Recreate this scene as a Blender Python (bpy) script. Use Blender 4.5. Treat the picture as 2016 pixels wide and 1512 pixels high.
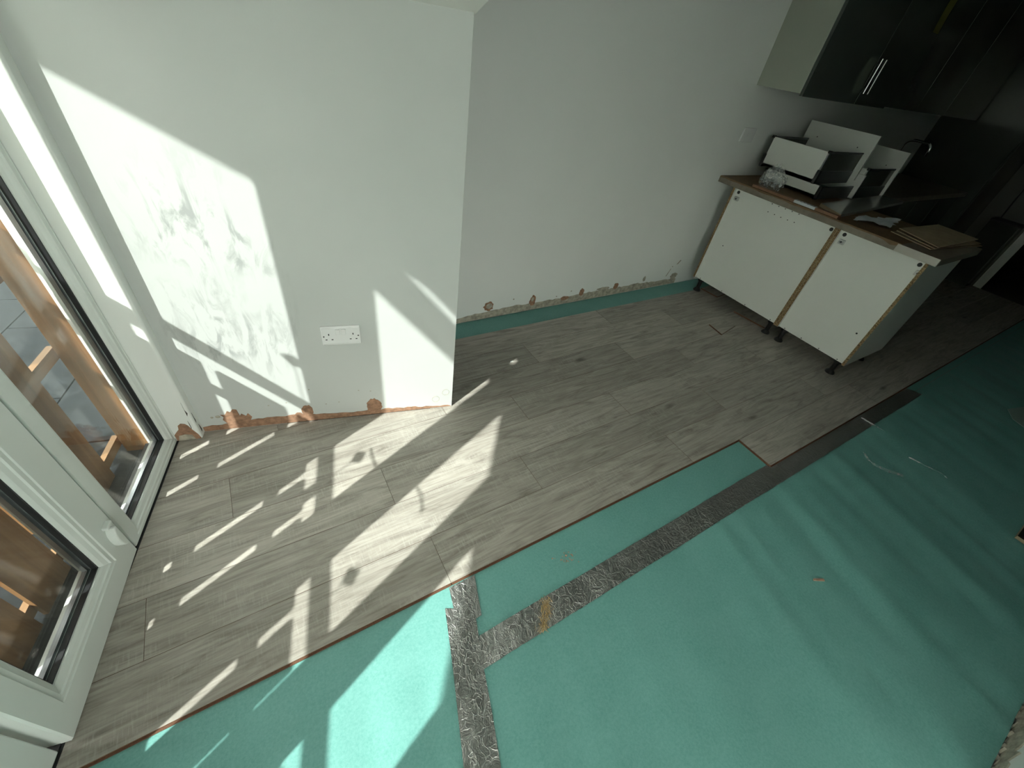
import bpy, bmesh, math, random
from mathutils import Vector, Matrix, noise

# ---------------------------------------------------------------- clear, camera, world, sun, exposure
for o in list(bpy.data.objects):
    bpy.data.objects.remove(o)
scene = bpy.context.scene
COL = scene.collection
H = 1.48                       # camera height
A0 = -0.238119527              # angle of the garden-door bay against the kitchen axes
CA, SA = math.cos(A0), math.sin(A0)
F_PX = 811.571
R = Matrix(((0.85630417, -0.49819288, 0.13618746),
            (-0.23955365, -0.61672825, -0.7498402),
            (0.4575557, 0.60946708, -0.64745089)))      # world -> camera (x right, y down, z forward)
cam_data = bpy.data.cameras.new('camera')
cam_data.sensor_fit = 'HORIZONTAL'
cam_data.sensor_width = 36.0
cam_data.lens = F_PX * 36.0 / 2016.0
cam_data.clip_start = 0.02
cam = bpy.data.objects.new('camera', cam_data)
COL.objects.link(cam)
rx, ry, rz_ = Vector(R[0]), -Vector(R[1]), -Vector(R[2])
cam.matrix_world = Matrix(((rx.x, ry.x, rz_.x, 0), (rx.y, ry.y, rz_.y, 0), (rx.z, ry.z, rz_.z, H), (0, 0, 0, 1)))
scene.camera = cam

SKY_STRENGTH = 8.7
SUN_STRENGTH = 11.5
world = bpy.data.worlds.new('sky')
scene.world = world
world.use_nodes = True
bg = world.node_tree.nodes['Background']
bg.inputs['Color'].default_value = (0.97, 0.96, 0.89, 1)
bg.inputs['Strength'].default_value = SKY_STRENGTH

def W(s, n, z=0.0):
    "bay coordinates (s into the room from the doors, n along the doors) to world"
    return Vector((s * CA - n * SA, s * SA + n * CA, z))

TAZ, TEL = 0.762, 1.19          # sunlight: n and drop per metre of s
sun_data = bpy.data.lights.new('sun', 'SUN')
sun_data.energy = SUN_STRENGTH
sun_data.angle = math.radians(0.53)
sun_data.color = (1.0, 0.97, 0.935)
sun = bpy.data.objects.new('sun', sun_data)
COL.objects.link(sun)
sun.location = W(-6, -4.6, 7)
sdir = (W(1, TAZ) + Vector((0, 0, -TEL))).normalized()
sun.rotation_euler = sdir.to_track_quat('-Z', 'Y').to_euler()
vs = scene.view_settings
vs.view_transform = 'Standard'
vs.look = 'None'
vs.exposure = 0.0
vs.gamma = 1.0
vs.use_curve_mapping = False

# ---------------------------------------------------------------- pixel helpers (positions read from the photograph)
def ray(u, v):
    d = Vector((u - 1008, v - 756, F_PX))
    return R.transposed() @ d
def on_z(u, v, z=0.0):
    d = ray(u, v)
    return Vector((0, 0, H)) + d * ((z - H) / d.z)
def on_x(u, v, x):
    d = ray(u, v)
    return Vector((0, 0, H)) + d * (x / d.x)
def on_y(u, v, y):
    d = ray(u, v)
    return Vector((0, 0, H)) + d * (y / d.y)
def on_n(u, v, n):
    d = ray(u, v)
    nn = Vector((-SA, CA, 0))
    p = Vector((0, 0, H)) + d * (n / d.dot(nn))
    return (p.x * CA + p.y * SA, p.z)

# ---------------------------------------------------------------- materials
def mat_new(name):
    m = bpy.data.materials.new(name)
    m.use_nodes = True
    nt = m.node_tree
    b = nt.nodes['Principled BSDF']
    return m, nt, b
def N(nt, typ, **kw):
    n = nt.nodes.new(typ)
    for k, v in kw.items():
        if k.startswith('i_'):
            n.inputs[k[2:].replace('_', ' ')].default_value = v
        else:
            setattr(n, k, v)
    return n
def LK(nt, a, b):
    nt.links.new(a, b)
def coords(nt, scale=(1, 1, 1), rnd=0.0, loc=(0, 0, 0)):
    tc = N(nt, 'ShaderNodeTexCoord')
    mp = N(nt, 'ShaderNodeMapping')
    mp.inputs['Scale'].default_value = scale
    mp.inputs['Location'].default_value = loc
    if rnd:
        oi = N(nt, 'ShaderNodeObjectInfo')
        mu = N(nt, 'ShaderNodeVectorMath', operation='SCALE')
        cb = N(nt, 'ShaderNodeCombineXYZ')
        for k in range(3):
            LK(nt, oi.outputs['Random'], cb.inputs[k])
        LK(nt, cb.outputs[0], mu.inputs[0])
        mu.inputs['Scale'].default_value = rnd
        ad = N(nt, 'ShaderNodeVectorMath', operation='ADD')
        LK(nt, tc.outputs['Object'], ad.inputs[0])
        LK(nt, mu.outputs[0], ad.inputs[1])
        LK(nt, ad.outputs[0], mp.inputs['Vector'])
    else:
        LK(nt, tc.outputs['Object'], mp.inputs['Vector'])
    return mp.outputs['Vector']
def noise_tex(nt, vec, scale, detail=4, rough=0.55, dist=0.0):
    t = N(nt, 'ShaderNodeTexNoise')
    t.inputs['Scale'].default_value = scale
    t.inputs['Detail'].default_value = detail
    t.inputs['Roughness'].default_value = rough
    t.inputs['Distortion'].default_value = dist
    LK(nt, vec, t.inputs['Vector'])
    return t.outputs['Fac']
def ramp(nt, fac, stops):
    r = N(nt, 'ShaderNodeValToRGB')
    e = r.color_ramp.elements
    while len(e) < len(stops):
        e.new(0.5)
    for el, (p, c) in zip(e, stops):
        el.position = p
        el.color = (c[0], c[1], c[2], 1) if not isinstance(c, (int, float)) else (c, c, c, 1)
    LK(nt, fac, r.inputs['Fac'])
    return r.outputs['Color']
def mixc(nt, fac, a, b, mode='MIX'):
    m = N(nt, 'ShaderNodeMix', data_type='RGBA', blend_type=mode)
    if isinstance(fac, (int, float)):
        m.inputs[0].default_value = fac
    else:
        LK(nt, fac, m.inputs[0])
    for s, v in ((6, a), (7, b)):
        if isinstance(v, tuple):
            m.inputs[s].default_value = (v[0], v[1], v[2], 1)
        else:
            LK(nt, v, m.inputs[s])
    return m.outputs[2]
def bump(nt, bsdf, fac, strength=0.2, dist=0.01, prev=None):
    b = N(nt, 'ShaderNodeBump')
    b.inputs['Strength'].default_value = strength
    b.inputs['Distance'].default_value = dist
    LK(nt, fac, b.inputs['Height'])
    if prev is not None:
        LK(nt, prev, b.inputs['Normal'])
    if bsdf is not None:
        LK(nt, b.outputs['Normal'], bsdf.inputs['Normal'])
    return b.outputs['Normal']
def math_n(nt, op, a, b=None):
    m = N(nt, 'ShaderNodeMath', operation=op)
    for i, v in enumerate((a, b)):
        if v is None:
            continue
        if isinstance(v, (int, float)):
            m.inputs[i].default_value = v
        else:
            LK(nt, v, m.inputs[i])
    return m.outputs[0]

M = {}
def simple(name, col, rough=0.5, metal=0.0, nscale=0, namp=0.1, bmp=0.0, spec=0.5, stretch=(1, 1, 1)):
    m, nt, b = mat_new(name)
    b.inputs['Roughness'].default_value = rough
    b.inputs['Metallic'].default_value = metal
    b.inputs['Specular IOR Level'].default_value = spec
    b.inputs['Base Color'].default_value = (*col, 1)
    v = coords(nt, stretch)
    f = noise_tex(nt, v, nscale or 12.0)
    lo = tuple(c * (1 - namp) for c in col)
    hi = tuple(min(1, c * (1 + namp)) for c in col)
    LK(nt, ramp(nt, f, [(0.3, lo), (0.7, hi)]), b.inputs['Base Color'])
    if bmp:
        bump(nt, b, f, bmp, 0.004)
    M[name] = m
    return m

def wall_paint(name, smear=False):
    m, nt, b = mat_new(name)
    b.inputs['Roughness'].default_value = 0.55
    b.inputs['Specular IOR Level'].default_value = 0.3
    v = coords(nt)
    big = noise_tex(nt, v, 2.2, 3)
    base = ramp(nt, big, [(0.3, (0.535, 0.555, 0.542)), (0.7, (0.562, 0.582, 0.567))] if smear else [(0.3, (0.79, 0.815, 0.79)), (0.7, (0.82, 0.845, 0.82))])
    fine = noise_tex(nt, v, 160, 2)
    if smear:
        # scuffed filler smears left on the paint, running down and to the right
        tc = N(nt, 'ShaderNodeTexCoord')
        mp = N(nt, 'ShaderNodeMapping')
        mp.inputs['Rotation'].default_value = (0, math.radians(-28), 0)
        mp.inputs['Scale'].default_value = (17, 1, 4.6)
        LK(nt, tc.outputs['Object'], mp.inputs['Vector'])
        s1 = noise_tex(nt, mp.outputs[0], 1.3, 6, 0.62, 1.2)
        k1 = ramp(nt, s1, [(0.49, 0.0), (0.62, 1.0)])
        pat = noise_tex(nt, coords(nt, loc=(3.1, 0, 1.7)), 4.0, 3)
        k2 = ramp(nt, pat, [(0.38, 0.0), (0.56, 1.0)])
        kk = math_n(nt, 'MULTIPLY', k1, k2)
        # the smears sit in one area of the wall
        sx = N(nt, 'ShaderNodeSeparateXYZ')
        LK(nt, tc.outputs['Object'], sx.inputs[0])
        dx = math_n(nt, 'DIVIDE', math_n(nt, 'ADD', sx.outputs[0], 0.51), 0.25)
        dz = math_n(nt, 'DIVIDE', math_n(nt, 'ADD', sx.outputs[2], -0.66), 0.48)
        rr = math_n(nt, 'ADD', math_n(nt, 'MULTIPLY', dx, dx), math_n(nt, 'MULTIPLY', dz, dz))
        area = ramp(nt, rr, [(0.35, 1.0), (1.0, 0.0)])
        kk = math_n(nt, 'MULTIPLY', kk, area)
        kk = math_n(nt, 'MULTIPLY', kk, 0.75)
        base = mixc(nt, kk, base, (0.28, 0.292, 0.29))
    LK(nt, base, b.inputs['Base Color'])
    bump(nt, b, fine, 0.06, 0.002)
    M[name] = m
wall_paint('paint')
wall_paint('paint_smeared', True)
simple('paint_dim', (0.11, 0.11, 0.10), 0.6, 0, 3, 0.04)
simple('bark', (0.10, 0.075, 0.05), 0.9, 0, 20, 0.3, 0.4)
simple('leaf_green', (0.07, 0.14, 0.03), 0.6, 0, 8, 0.3)
simple('ceiling_paint', (0.80, 0.80, 0.77), 0.7, 0, 3, 0.03)
simple('plaster', (0.31, 0.175, 0.11), 0.9, 0, 55, 0.35, 0.5)
simple('plaster_grey', (0.40, 0.37, 0.30), 0.9, 0, 40, 0.35, 0.5)
simple('dark_crack', (0.05, 0.045, 0.04), 0.9)
simple('upvc', (0.72, 0.76, 0.73), 0.32, 0, 4, 0.02)
simple('rubber', (0.015, 0.016, 0.018), 0.5)
simple('spacer', (0.45, 0.47, 0.50), 0.3, 0.9)
simple('alu', (0.62, 0.63, 0.62), 0.28, 1.0)
simple('chrome', (0.85, 0.86, 0.86), 0.08, 1.0)
simple('black_plastic', (0.012, 0.012, 0.013), 0.4)
simple('socket_white', (0.74, 0.75, 0.75), 0.25, 0, 5, 0.02)
simple('melamine', (0.83, 0.84, 0.80), 0.3, 0, 3, 0.02)
simple('melamine_grey', (0.30, 0.44, 0.40), 0.3, 0, 3, 0.03)
simple('cupboard_side', (0.40, 0.42, 0.36), 0.35, 0, 3, 0.02)
simple('gloss_dark', (0.055, 0.066, 0.060), 0.18, 0, 3, 0.05)
simple('drawer_metal', (0.10, 0.105, 0.11), 0.4, 0.5, 20, 0.06)
simple('worktop_edge', (0.22, 0.19, 0.15), 0.45, 0, 30, 0.15)
simple('strip_pale', (0.50, 0.47, 0.42), 0.5, 0, 10, 0.05)
simple('hardboard', (0.17, 0.10, 0.048), 0.7, 0, 30, 0.2, 0.1)
simple('cardboard', (0.36, 0.28, 0.18), 0.85, 0, 18, 0.12, 0.1)
simple('paper', (0.62, 0.66, 0.70), 0.7, 0, 8, 0.03)
simple('hdf', (0.13, 0.06, 0.032), 0.75, 0, 200, 0.25)
simple('concrete', (0.30, 0.295, 0.28), 0.85, 0, 9, 0.2, 0.2)
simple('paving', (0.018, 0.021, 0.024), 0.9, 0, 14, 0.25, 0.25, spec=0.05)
simple('yellow_paper', (0.20, 0.19, 0.04), 0.7, 0, 10, 0.05)
simple('straw', (0.50, 0.36, 0.17), 0.8, 0, 60, 0.3)
simple('grit', (0.42, 0.28, 0.20), 0.9, 0, 60, 0.3)
simple('garden_wall', (0.42, 0.40, 0.37), 0.8, 0, 6, 0.2, 0.2)

def timber(name, c0, c1, c2, axis, rough=0.65):
    m, nt, b = mat_new(name)
    sc = [26, 26, 26]
    sc[axis] = 1.6
    v = coords(nt, tuple(sc), 7.0)
    f = noise_tex(nt, v, 1.0, 5, 0.6, 0.8)
    LK(nt, ramp(nt, f, [(0.25, c0), (0.5, c1), (0.75, c2)]), b.inputs['Base Color'])
    b.inputs['Roughness'].default_value = rough
    bump(nt, b, f, 0.2, 0.003)
    M[name] = m
timber('timber_up', (0.15, 0.068, 0.022), (0.24, 0.118, 0.043), (0.32, 0.175, 0.072), 2)
timber('timber_along', (0.14, 0.07, 0.025), (0.22, 0.115, 0.045), (0.29, 0.17, 0.075), 1)
timber('timber_weathered', (0.24, 0.20, 0.16), (0.34, 0.28, 0.22), (0.44, 0.37, 0.29), 2)

def plank_mat():
    m, nt, b = mat_new('laminate_oak')
    v1 = coords(nt, (1.7, 12, 1), 11.0)
    g1 = noise_tex(nt, v1, 2.2, 6, 0.62, 1.4)
    v2 = coords(nt, (3.0, 85, 1), 17.0)
    g2 = noise_tex(nt, v2, 1.6, 4, 0.6, 0.4)
    v3 = coords(nt, (120, 15, 1), 5.0)           # saw marks across the grain
    g3 = noise_tex(nt, v3, 1.5, 3, 0.6, 0.2)
    v4 = coords(nt, (2.5, 9, 1), 23.0)
    pm = noise_tex(nt, v4, 1.2, 2)
    c1 = ramp(nt, g1, [(0.28, (0.23, 0.208, 0.180)), (0.45, (0.355, 0.327, 0.286)), (0.58, (0.425, 0.395, 0.350)), (0.75, (0.49, 0.46, 0.41))])
    c2 = ramp(nt, g2, [(0.30, 0.68), (0.52, 1.0), (0.75, 1.10)])
    c = mixc(nt, 0.75, c1, c2, 'MULTIPLY')
    k = math_n(nt, 'MULTIPLY', ramp(nt, g3, [(0.50, 0.0), (0.66, 1.0)]), ramp(nt, pm, [(0.40, 0.0), (0.66, 1.0)]))
    c = mixc(nt, math_n(nt, 'MULTIPLY', k, 0.36), c, (0.56, 0.54, 0.49))
    oi = N(nt, 'ShaderNodeObjectInfo')
    tone = N(nt, 'ShaderNodeMapRange')
    LK(nt, oi.outputs['Random'], tone.inputs[0])
    tone.inputs[3].default_value = 0.88
    tone.inputs[4].default_value = 1.14
    cb = N(nt, 'ShaderNodeCombineColor')
    for i in range(3):
        LK(nt, tone.outputs[0], cb.inputs[i])
    c = mixc(nt, 1.0, c, cb.outputs[0], 'MULTIPLY')
    # knots
    vk = coords(nt, (1.7, 5.2, 1), 31.0)
    vo = N(nt, 'ShaderNodeTexVoronoi')
    vo.inputs['Scale'].default_value = 1.0
    LK(nt, vk, vo.inputs['Vector'])
    kn = ramp(nt, vo.outputs['Distance'], [(0.025, 0.7), (0.10, 0.0)])
    c = mixc(nt, kn, c, (0.05, 0.045, 0.038))
    LK(nt, c, b.inputs['Base Color'])
    b.inputs['Roughness'].default_value = 0.42
    b.inputs['Specular IOR Level'].default_value = 0.35
    n1 = bump(nt, None, g2, 0.12, 0.002)
    bump(nt, b, g3, 0.10, 0.002, n1)
    M['laminate'] = m
plank_mat()

def underlay_mat():
    m, nt, b = mat_new('green_foam')
    v = coords(nt)
    f = noise_tex(nt, v, 130, 4, 0.7)
    g = noise_tex(nt, v, 7, 3)
    c = ramp(nt, f, [(0.3, (0.125, 0.335, 0.300)), (0.7, (0.190, 0.430, 0.400))])
    c = mixc(nt, ramp(nt, g, [(0.35, 0.0), (0.75, 0.35)]), c, (0.22, 0.47, 0.44))
    LK(nt, c, b.inputs['Base Color'])
    b.inputs['Roughness'].default_value = 0.5
    b.inputs['Specular IOR Level'].default_value = 0.4
    bump(nt, b, f, 0.15, 0.003)
    M['foam'] = m
underlay_mat()

def foil_mat():
    m, nt, b = mat_new('foil')
    b.inputs['Metallic'].default_value = 0.95
    b.inputs['Base Color'].default_value = (0.42, 0.42, 0.41, 1)
    b.inputs['Roughness'].default_value = 0.34
    v = coords(nt)
    f1 = noise_tex(nt, v, 17, 5, 0.62, 2.2)
    vo = N(nt, 'ShaderNodeTexVoronoi', feature='DISTANCE_TO_EDGE')
    vo.inputs['Scale'].default_value = 26
    va = N(nt, 'ShaderNodeVectorMath', operation='ADD')
    nz = N(nt, 'ShaderNodeTexNoise')
    nz.inputs['Scale'].default_value = 16
    LK(nt, v, nz.inputs['Vector'])
    sc = N(nt, 'ShaderNodeVectorMath', operation='SCALE')
    sc.inputs['Scale'].default_value = 0.12
    LK(nt, nz.outputs['Color'], sc.inputs[0])
    LK(nt, v, va.inputs[0])
    LK(nt, sc.outputs[0], va.inputs[1])
    LK(nt, va.outputs[0], vo.inputs['Vector'])
    cr = ramp(nt, vo.outputs['Distance'], [(0.0, 1.0), (0.035, 0.0)])
    n1 = bump(nt, None, f1, 0.55, 0.014)
    bump(nt, b, cr, 0.5, 0.003, n1)
    M['foil'] = m
foil_mat()

def chip_mat():
    m, nt, b = mat_new('chipboard')
    v = coords(nt)
    vo = N(nt, 'ShaderNodeTexVoronoi')
    vo.inputs['Scale'].default_value = 210
    LK(nt, v, vo.inputs['Vector'])
    f = noise_tex(nt, v, 120, 3)
    c = ramp(nt, vo.outputs['Color'], [(0.15, (0.09, 0.055, 0.028)), (0.5, (0.30, 0.205, 0.105)), (0.85, (0.47, 0.36, 0.20))])
    c = mixc(nt, ramp(nt, f, [(0.35, 0.0), (0.7, 0.7)]), c, (0.20, 0.12, 0.055))
    LK(nt, c, b.inputs['Base Color'])
    b.inputs['Roughness'].default_value = 0.9
    bump(nt, b, vo.outputs['Distance'], 0.4, 0.003)
    M['chipboard'] = m
chip_mat()

def glass_mat():
    m, nt, b = mat_new('pane_glass')
    out = nt.nodes['Material Output']
    nt.nodes.remove(b)
    tr = N(nt, 'ShaderNodeBsdfTransparent')
    tr.inputs['Color'].default_value = (0.955, 0.975, 0.965, 1)
    gl = N(nt, 'ShaderNodeBsdfGlossy')
    gl.inputs['Roughness'].default_value = 0.0
    lw = N(nt, 'ShaderNodeLayerWeight')
    lw.inputs['Blend'].default_value = 0.5
    p5 = math_n(nt, 'POWER', lw.outputs['Facing'], 5.0)
    fac = math_n(nt, 'ADD', math_n(nt, 'MULTIPLY', p5, 0.95), 0.042)
    mx = N(nt, 'ShaderNodeMixShader')
    LK(nt, fac, mx.inputs[0])
    LK(nt, tr.outputs[0], mx.inputs[1])
    LK(nt, gl.outputs[0], mx.inputs[2])
    LK(nt, mx.outputs[0], out.inputs['Surface'])
    M['glass'] = m
glass_mat()

def film_mat():
    m, nt, b = mat_new('thin_plastic')
    out = nt.nodes['Material Output']
    b.inputs['Base Color'].default_value = (0.75, 0.78, 0.78, 1)
    b.inputs['Roughness'].default_value = 0.2
    tr = N(nt, 'ShaderNodeBsdfTransparent')
    mx = N(nt, 'ShaderNodeMixShader')
    f = noise_tex(nt, coords(nt), 60, 3)
    LK(nt, ramp(nt, f, [(0.4, 0.10), (0.65, 0.45)]), mx.inputs[0])
    LK(nt, tr.outputs[0], mx.inputs[1])
    LK(nt, b.outputs[0], mx.inputs[2])
    LK(nt, mx.outputs[0], out.inputs['Surface'])
    M['film'] = m
film_mat()

# ---------------------------------------------------------------- mesh helpers
class MB:
    def __init__(self):
        self.v, self.f, self.mi = [], [], []
    def add(self, vs, fs, mi=0):
        b = len(self.v)
        self.v += [tuple(p) for p in vs]
        for f in fs:
            self.f.append(tuple(b + i for i in f))
            self.mi.append(mi)
        return self
    def box(self, x0, x1, y0, y1, z0, z1, mi=0, mis=None):
        vs = [(x0, y0, z0), (x1, y0, z0), (x1, y1, z0), (x0, y1, z0), (x0, y0, z1), (x1, y0, z1), (x1, y1, z1), (x0, y1, z1)]
        fs = [(0, 3, 2, 1), (4, 5, 6, 7), (0, 1, 5, 4), (2, 3, 7, 6), (1, 2, 6, 5), (3, 0, 4, 7)]  # bottom top y0 y1 x1 x0
        b = len(self.v)
        self.v += vs
        for i, f in enumerate(fs):
            self.f.append(tuple(b + k for k in f))
            self.mi.append(mis[i] if mis else mi)
        return self
    def prism(self, poly, z0, z1, mi=0, side=None):
        "poly counter-clockwise in xy, extruded in z"
        n = len(poly)
        vs = [(p[0], p[1], z0) for p in poly] + [(p[0], p[1], z1) for p in poly]
        b = len(self.v)
        self.v += vs
        self.f.append(tuple(b + i for i in reversed(range(n)))); self.mi.append(mi)
        self.f.append(tuple(b + n + i for i in range(n))); self.mi.append(mi)
        for i in range(n):
            j = (i + 1) % n
            self.f.append((b + i, b + j, b + n + j, b + n + i)); self.mi.append(mi if side is None else side)
        return self
    def slab(self, poly, d0, d1, axes, mi=0):
        "poly given in two axes, extruded along the third; axes = (a, b, c) index order"
        n = len(poly)
        def mk(p, d):
            r = [0, 0, 0]
            r[axes[0]], r[axes[1]], r[axes[2]] = p[0], p[1], d
            return tuple(r)
        b = len(self.v)
        self.v += [mk(p, d0) for p in poly] + [mk(p, d1) for p in poly]
        self.f.append(tuple(b + i for i in reversed(range(n)))); self.mi.append(mi)
        self.f.append(tuple(b + n + i for i in range(n))); self.mi.append(mi)
        for i in range(n):
            j = (i + 1) % n
            self.f.append((b + i, b + j, b + n + j, b + n + i)); self.mi.append(mi)
        return self
    def tube(self, pts, r, seg=8, mi=0, radii=None):
        pts = [Vector(p) for p in pts]
        b = len(self.v)
        prev = None
        for i, p in enumerate(pts):
            t = (pts[min(i + 1, len(pts) - 1)] - pts[max(i - 1, 0)]).normalized()
            if prev is None:
                up = Vector((0, 0, 1)) if abs(t.z) < 0.9 else Vector((1, 0, 0))
                a = t.cross(up).normalized()
            else:
                a = (prev - t * prev.dot(t)).normalized()
            prev = a
            c = t.cross(a)
            rr = radii[i] if radii else r
            for k in range(seg):
                an = 2 * math.pi * k / seg
                self.v.append(tuple(p + a * (rr * math.cos(an)) + c * (rr * math.sin(an))))
        n = len(pts)
        for i in range(n - 1):
            for k in range(seg):
                k2 = (k + 1) % seg
                self.f.append((b + i * seg + k, b + i * seg + k2, b + (i + 1) * seg + k2, b + (i + 1) * seg + k)); self.mi.append(mi)
        self.f.append(tuple(b + k for k in reversed(range(seg)))); self.mi.append(mi)
        self.f.append(tuple(b + (n - 1) * seg + k for k in range(seg))); self.mi.append(mi)
        return self
    def disc(self, c, r, axis, h, seg=14, mi=0):
        c = Vector(c); ax = Vector(axis).normalized()
        self.tube([c, c + ax * h], r, seg, mi)
        return self

def mesh_of(name, mb, mats, base=(0, 0, 0), bevel=0.0, smooth=False):
    bm = bmesh.new()
    bx = Vector(base)
    vs = [bm.verts.new(Vector(p) - bx) for p in mb.v]
    for f, mi in zip(mb.f, mb.mi):
        try:
            fc = bm.faces.new([vs[i] for i in f])
            fc.material_index = mi
        except ValueError:
            pass
    bmesh.ops.recalc_face_normals(bm, faces=bm.faces)
    if bevel:
        es = [e for e in bm.edges if len(e.link_faces) == 2 and e.calc_face_angle(0) > 0.6]
        bmesh.ops.bevel(bm, geom=es, offset=bevel, segments=2, profile=0.5, affect='EDGES', clamp_overlap=True)
    if smooth:
        for f in bm.faces:
            f.smooth = True
    me = bpy.data.meshes.new(name)
    bm.to_mesh(me)
    bm.free()
    for m in (mats if isinstance(mats, (list, tuple)) else [mats]):
        me.materials.append(M[m] if isinstance(m, str) else m)
    return me

def tag(o, label=None, cat=None, group=None, kind=None):
    if label: o['label'] = label
    if cat: o['category'] = cat
    if group: o['group'] = group
    if kind: o['kind'] = kind
    return o

def rot_world(base, rot):
    c, s = math.cos(rot), math.sin(rot)
    return Vector((base[0] * c - base[1] * s, base[0] * s + base[1] * c, base[2]))

class Thing:
    "an Empty at the thing's base that parents its parts; base in the frame turned by rot"
    def __init__(self, name, label, cat, base, rot=0.0, group=None, kind=None):
        self.base = Vector(base)
        self.o = bpy.data.objects.new(name, None)
        self.o.empty_display_size = 0.05
        COL.objects.link(self.o)
        self.o.location = rot_world(self.base, rot)
        self.o.rotation_euler = (0, 0, rot)
        tag(self.o, label, cat, group, kind)
    def part(self, name, mb, mats, bevel=0.0, smooth=False, parent=None, label=None, kind=None):
        me = mesh_of(name, mb, mats, self.base, bevel, smooth)
        o = bpy.data.objects.new(name, me)
        COL.objects.link(o)
        o.parent = parent if parent is not None else self.o
        tag(o, label, kind=kind)
        return o

def single(name, mb, mats, base, rot=0.0, label=None, cat=None, group=None, kind=None, bevel=0.0, smooth=False):
    me = mesh_of(name, mb, mats, base, bevel, smooth)
    o = bpy.data.objects.new(name, me)
    COL.objects.link(o)
    o.location = rot_world(Vector(base), rot)
    o.rotation_euler = (0, 0, rot)
    return tag(o, label, cat, group, kind)

def child(name, mb, mats, parent, base, bevel=0.0, smooth=False, label=None, kind=None):
    me = mesh_of(name, mb, mats, base, bevel, smooth)
    o = bpy.data.objects.new(name, me)
    COL.objects.link(o)
    o.parent = parent
    tag(o, label, kind=kind)
    return o

def sn_of(x, y):
    return (x * CA + y * SA, -x * SA + y * CA)

# ---------------------------------------------------------------- plan of the room
S_IN = -0.826        # inner face of the garden doors
N_A = 1.4785         # face of the socket wall
N_R = 1.440          # face of the narrow reveal beside the doors
S_R = -0.739         # its outer corner
S_C = 0.328          # free corner of the socket wall
Y_B = 2.057          # alcove / kitchen wall
Y_N = -0.69          # wall on the near side of the kitchen
X_N = 1.45
X_E = 6.90           # end wall of the kitchen
Y_REAR = -2.5
Z_C = 2.45
Z_U = -0.010         # top of the green underlay

# subfloor
def x_at_s(s, y):
    return (s - y * SA) / CA
mb = MB()
mb.prism([(x_at_s(S_IN - 0.02, Y_REAR), Y_REAR), (X_N + 0.1, Y_REAR), (X_N + 0.1, Y_REAR - 1.2), (X_E, Y_REAR - 1.2), (X_E, Y_B), (x_at_s(S_IN - 0.02, Y_B), Y_B)], -0.15, Z_U - 0.004)
floor = single('floor', mb, 'concrete', (0, 0, 0), 0, 'concrete subfloor carrying the green underlay and grey planks', 'floor', kind='structure')

# ceiling
mb = MB()
c0 = W(-1.0, -4.6); c1 = W(-1.0, 3.2)
mb.prism([(c0.x, c0.y), (X_E + 0.1, -4.6), (X_E + 0.1, 3.2), (c1.x, c1.y)], Z_C, Z_C + 0.1)
ceiling = single('ceiling', mb, 'ceiling_paint', (0, 0, Z_C), 0, 'flat pale ceiling over the kitchen', 'ceiling', kind='structure')

# wall with the socket: a block in front of the alcove
k_end = (Y_B + 0.12 - (S_C * SA + N_A * CA)) / CA
mb = MB()
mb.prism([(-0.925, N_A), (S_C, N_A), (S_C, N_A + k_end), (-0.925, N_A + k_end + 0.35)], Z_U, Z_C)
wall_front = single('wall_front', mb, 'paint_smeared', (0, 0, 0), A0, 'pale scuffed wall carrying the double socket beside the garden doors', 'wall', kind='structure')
# narrow reveal strip with a plastered rounded corner
arc = [(S_R - 0.010 + 0.010 * math.sin(t), N_R + 0.010 - 0.010 * math.cos(t)) for t in [i * math.pi / 12 for i in range(7)]]
mb = MB()
mb.prism([(-0.925, N_R)] + arc + [(S_R, N_A + 0.002), (-0.925, N_A + 0.002)], Z_U, Z_C)
reveal = child('reveal', mb, 'paint', wall_front, (0, 0, 0), label='narrow white reveal standing proud beside the door frame')

# alcove and kitchen wall
mb = MB()
mb.prism([(-0.40, Y_B), (X_E + 0.12, Y_B), (X_E + 0.12, Y_B + 0.12), (-0.40, Y_B + 0.12)], -0.15, Z_C)
wall_back = single('wall_back', mb, 'paint', (0, 0, 0), 0, 'plain pale wall behind the alcove and the wall cupboards', 'wall', kind='structure')
# near side wall, rear wall, end wall with a doorway
mb = MB()
mb.prism([(X_N, Y_REAR - 1.2), (X_N + 0.75, Y_REAR - 1.2), (X_N + 0.75, Y_N), (X_N, Y_N)], -0.15, Z_C)
wall_near = single('wall_near', mb, 'paint', (0, 0, 0), 0, 'white wall with broken plaster edge at the floor', 'wall', kind='structure')
mb = MB()
WX0, WX1, WZB, WZT = -1.20, 0.60, 0.10, 2.25
mb.box(-2.6, WX0, Y_REAR - 0.12, Y_REAR, -0.15, Z_C).box(WX1, X_N + 0.2, Y_REAR - 0.12, Y_REAR, -0.15, Z_C)
mb.box(WX0, WX1, Y_REAR - 0.12, Y_REAR, -0.15, WZB).box(WX0, WX1, Y_REAR - 0.12, Y_REAR, WZT, Z_C)
wall_rear = single('wall_rear', mb, 'paint', (0, 0, 0), 0, 'plain white wall at the far end of the garden doors', 'wall', kind='structure')
mb = MB()
mb.box(X_N + 0.70, X_E + 0.12, Y_REAR - 1.32, Y_REAR - 1.2, -0.15, Z_C).box(X_E, X_E + 0.12, Y_REAR - 1.2, Y_N, -0.15, Z_C)
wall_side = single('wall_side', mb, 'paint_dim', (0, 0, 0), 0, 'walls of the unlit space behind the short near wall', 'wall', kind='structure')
mb = MB()
DY0, DY1 = 0.05, 0.86
mb.box(X_E, X_E + 0.12, DY1, Y_B, -0.15, Z_C)
mb.box(X_E, X_E + 0.12, Y_N, DY0, -0.15, Z_C)
mb.box(X_E, X_E + 0.12, DY0, DY1, 2.02, Z_C)
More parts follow.
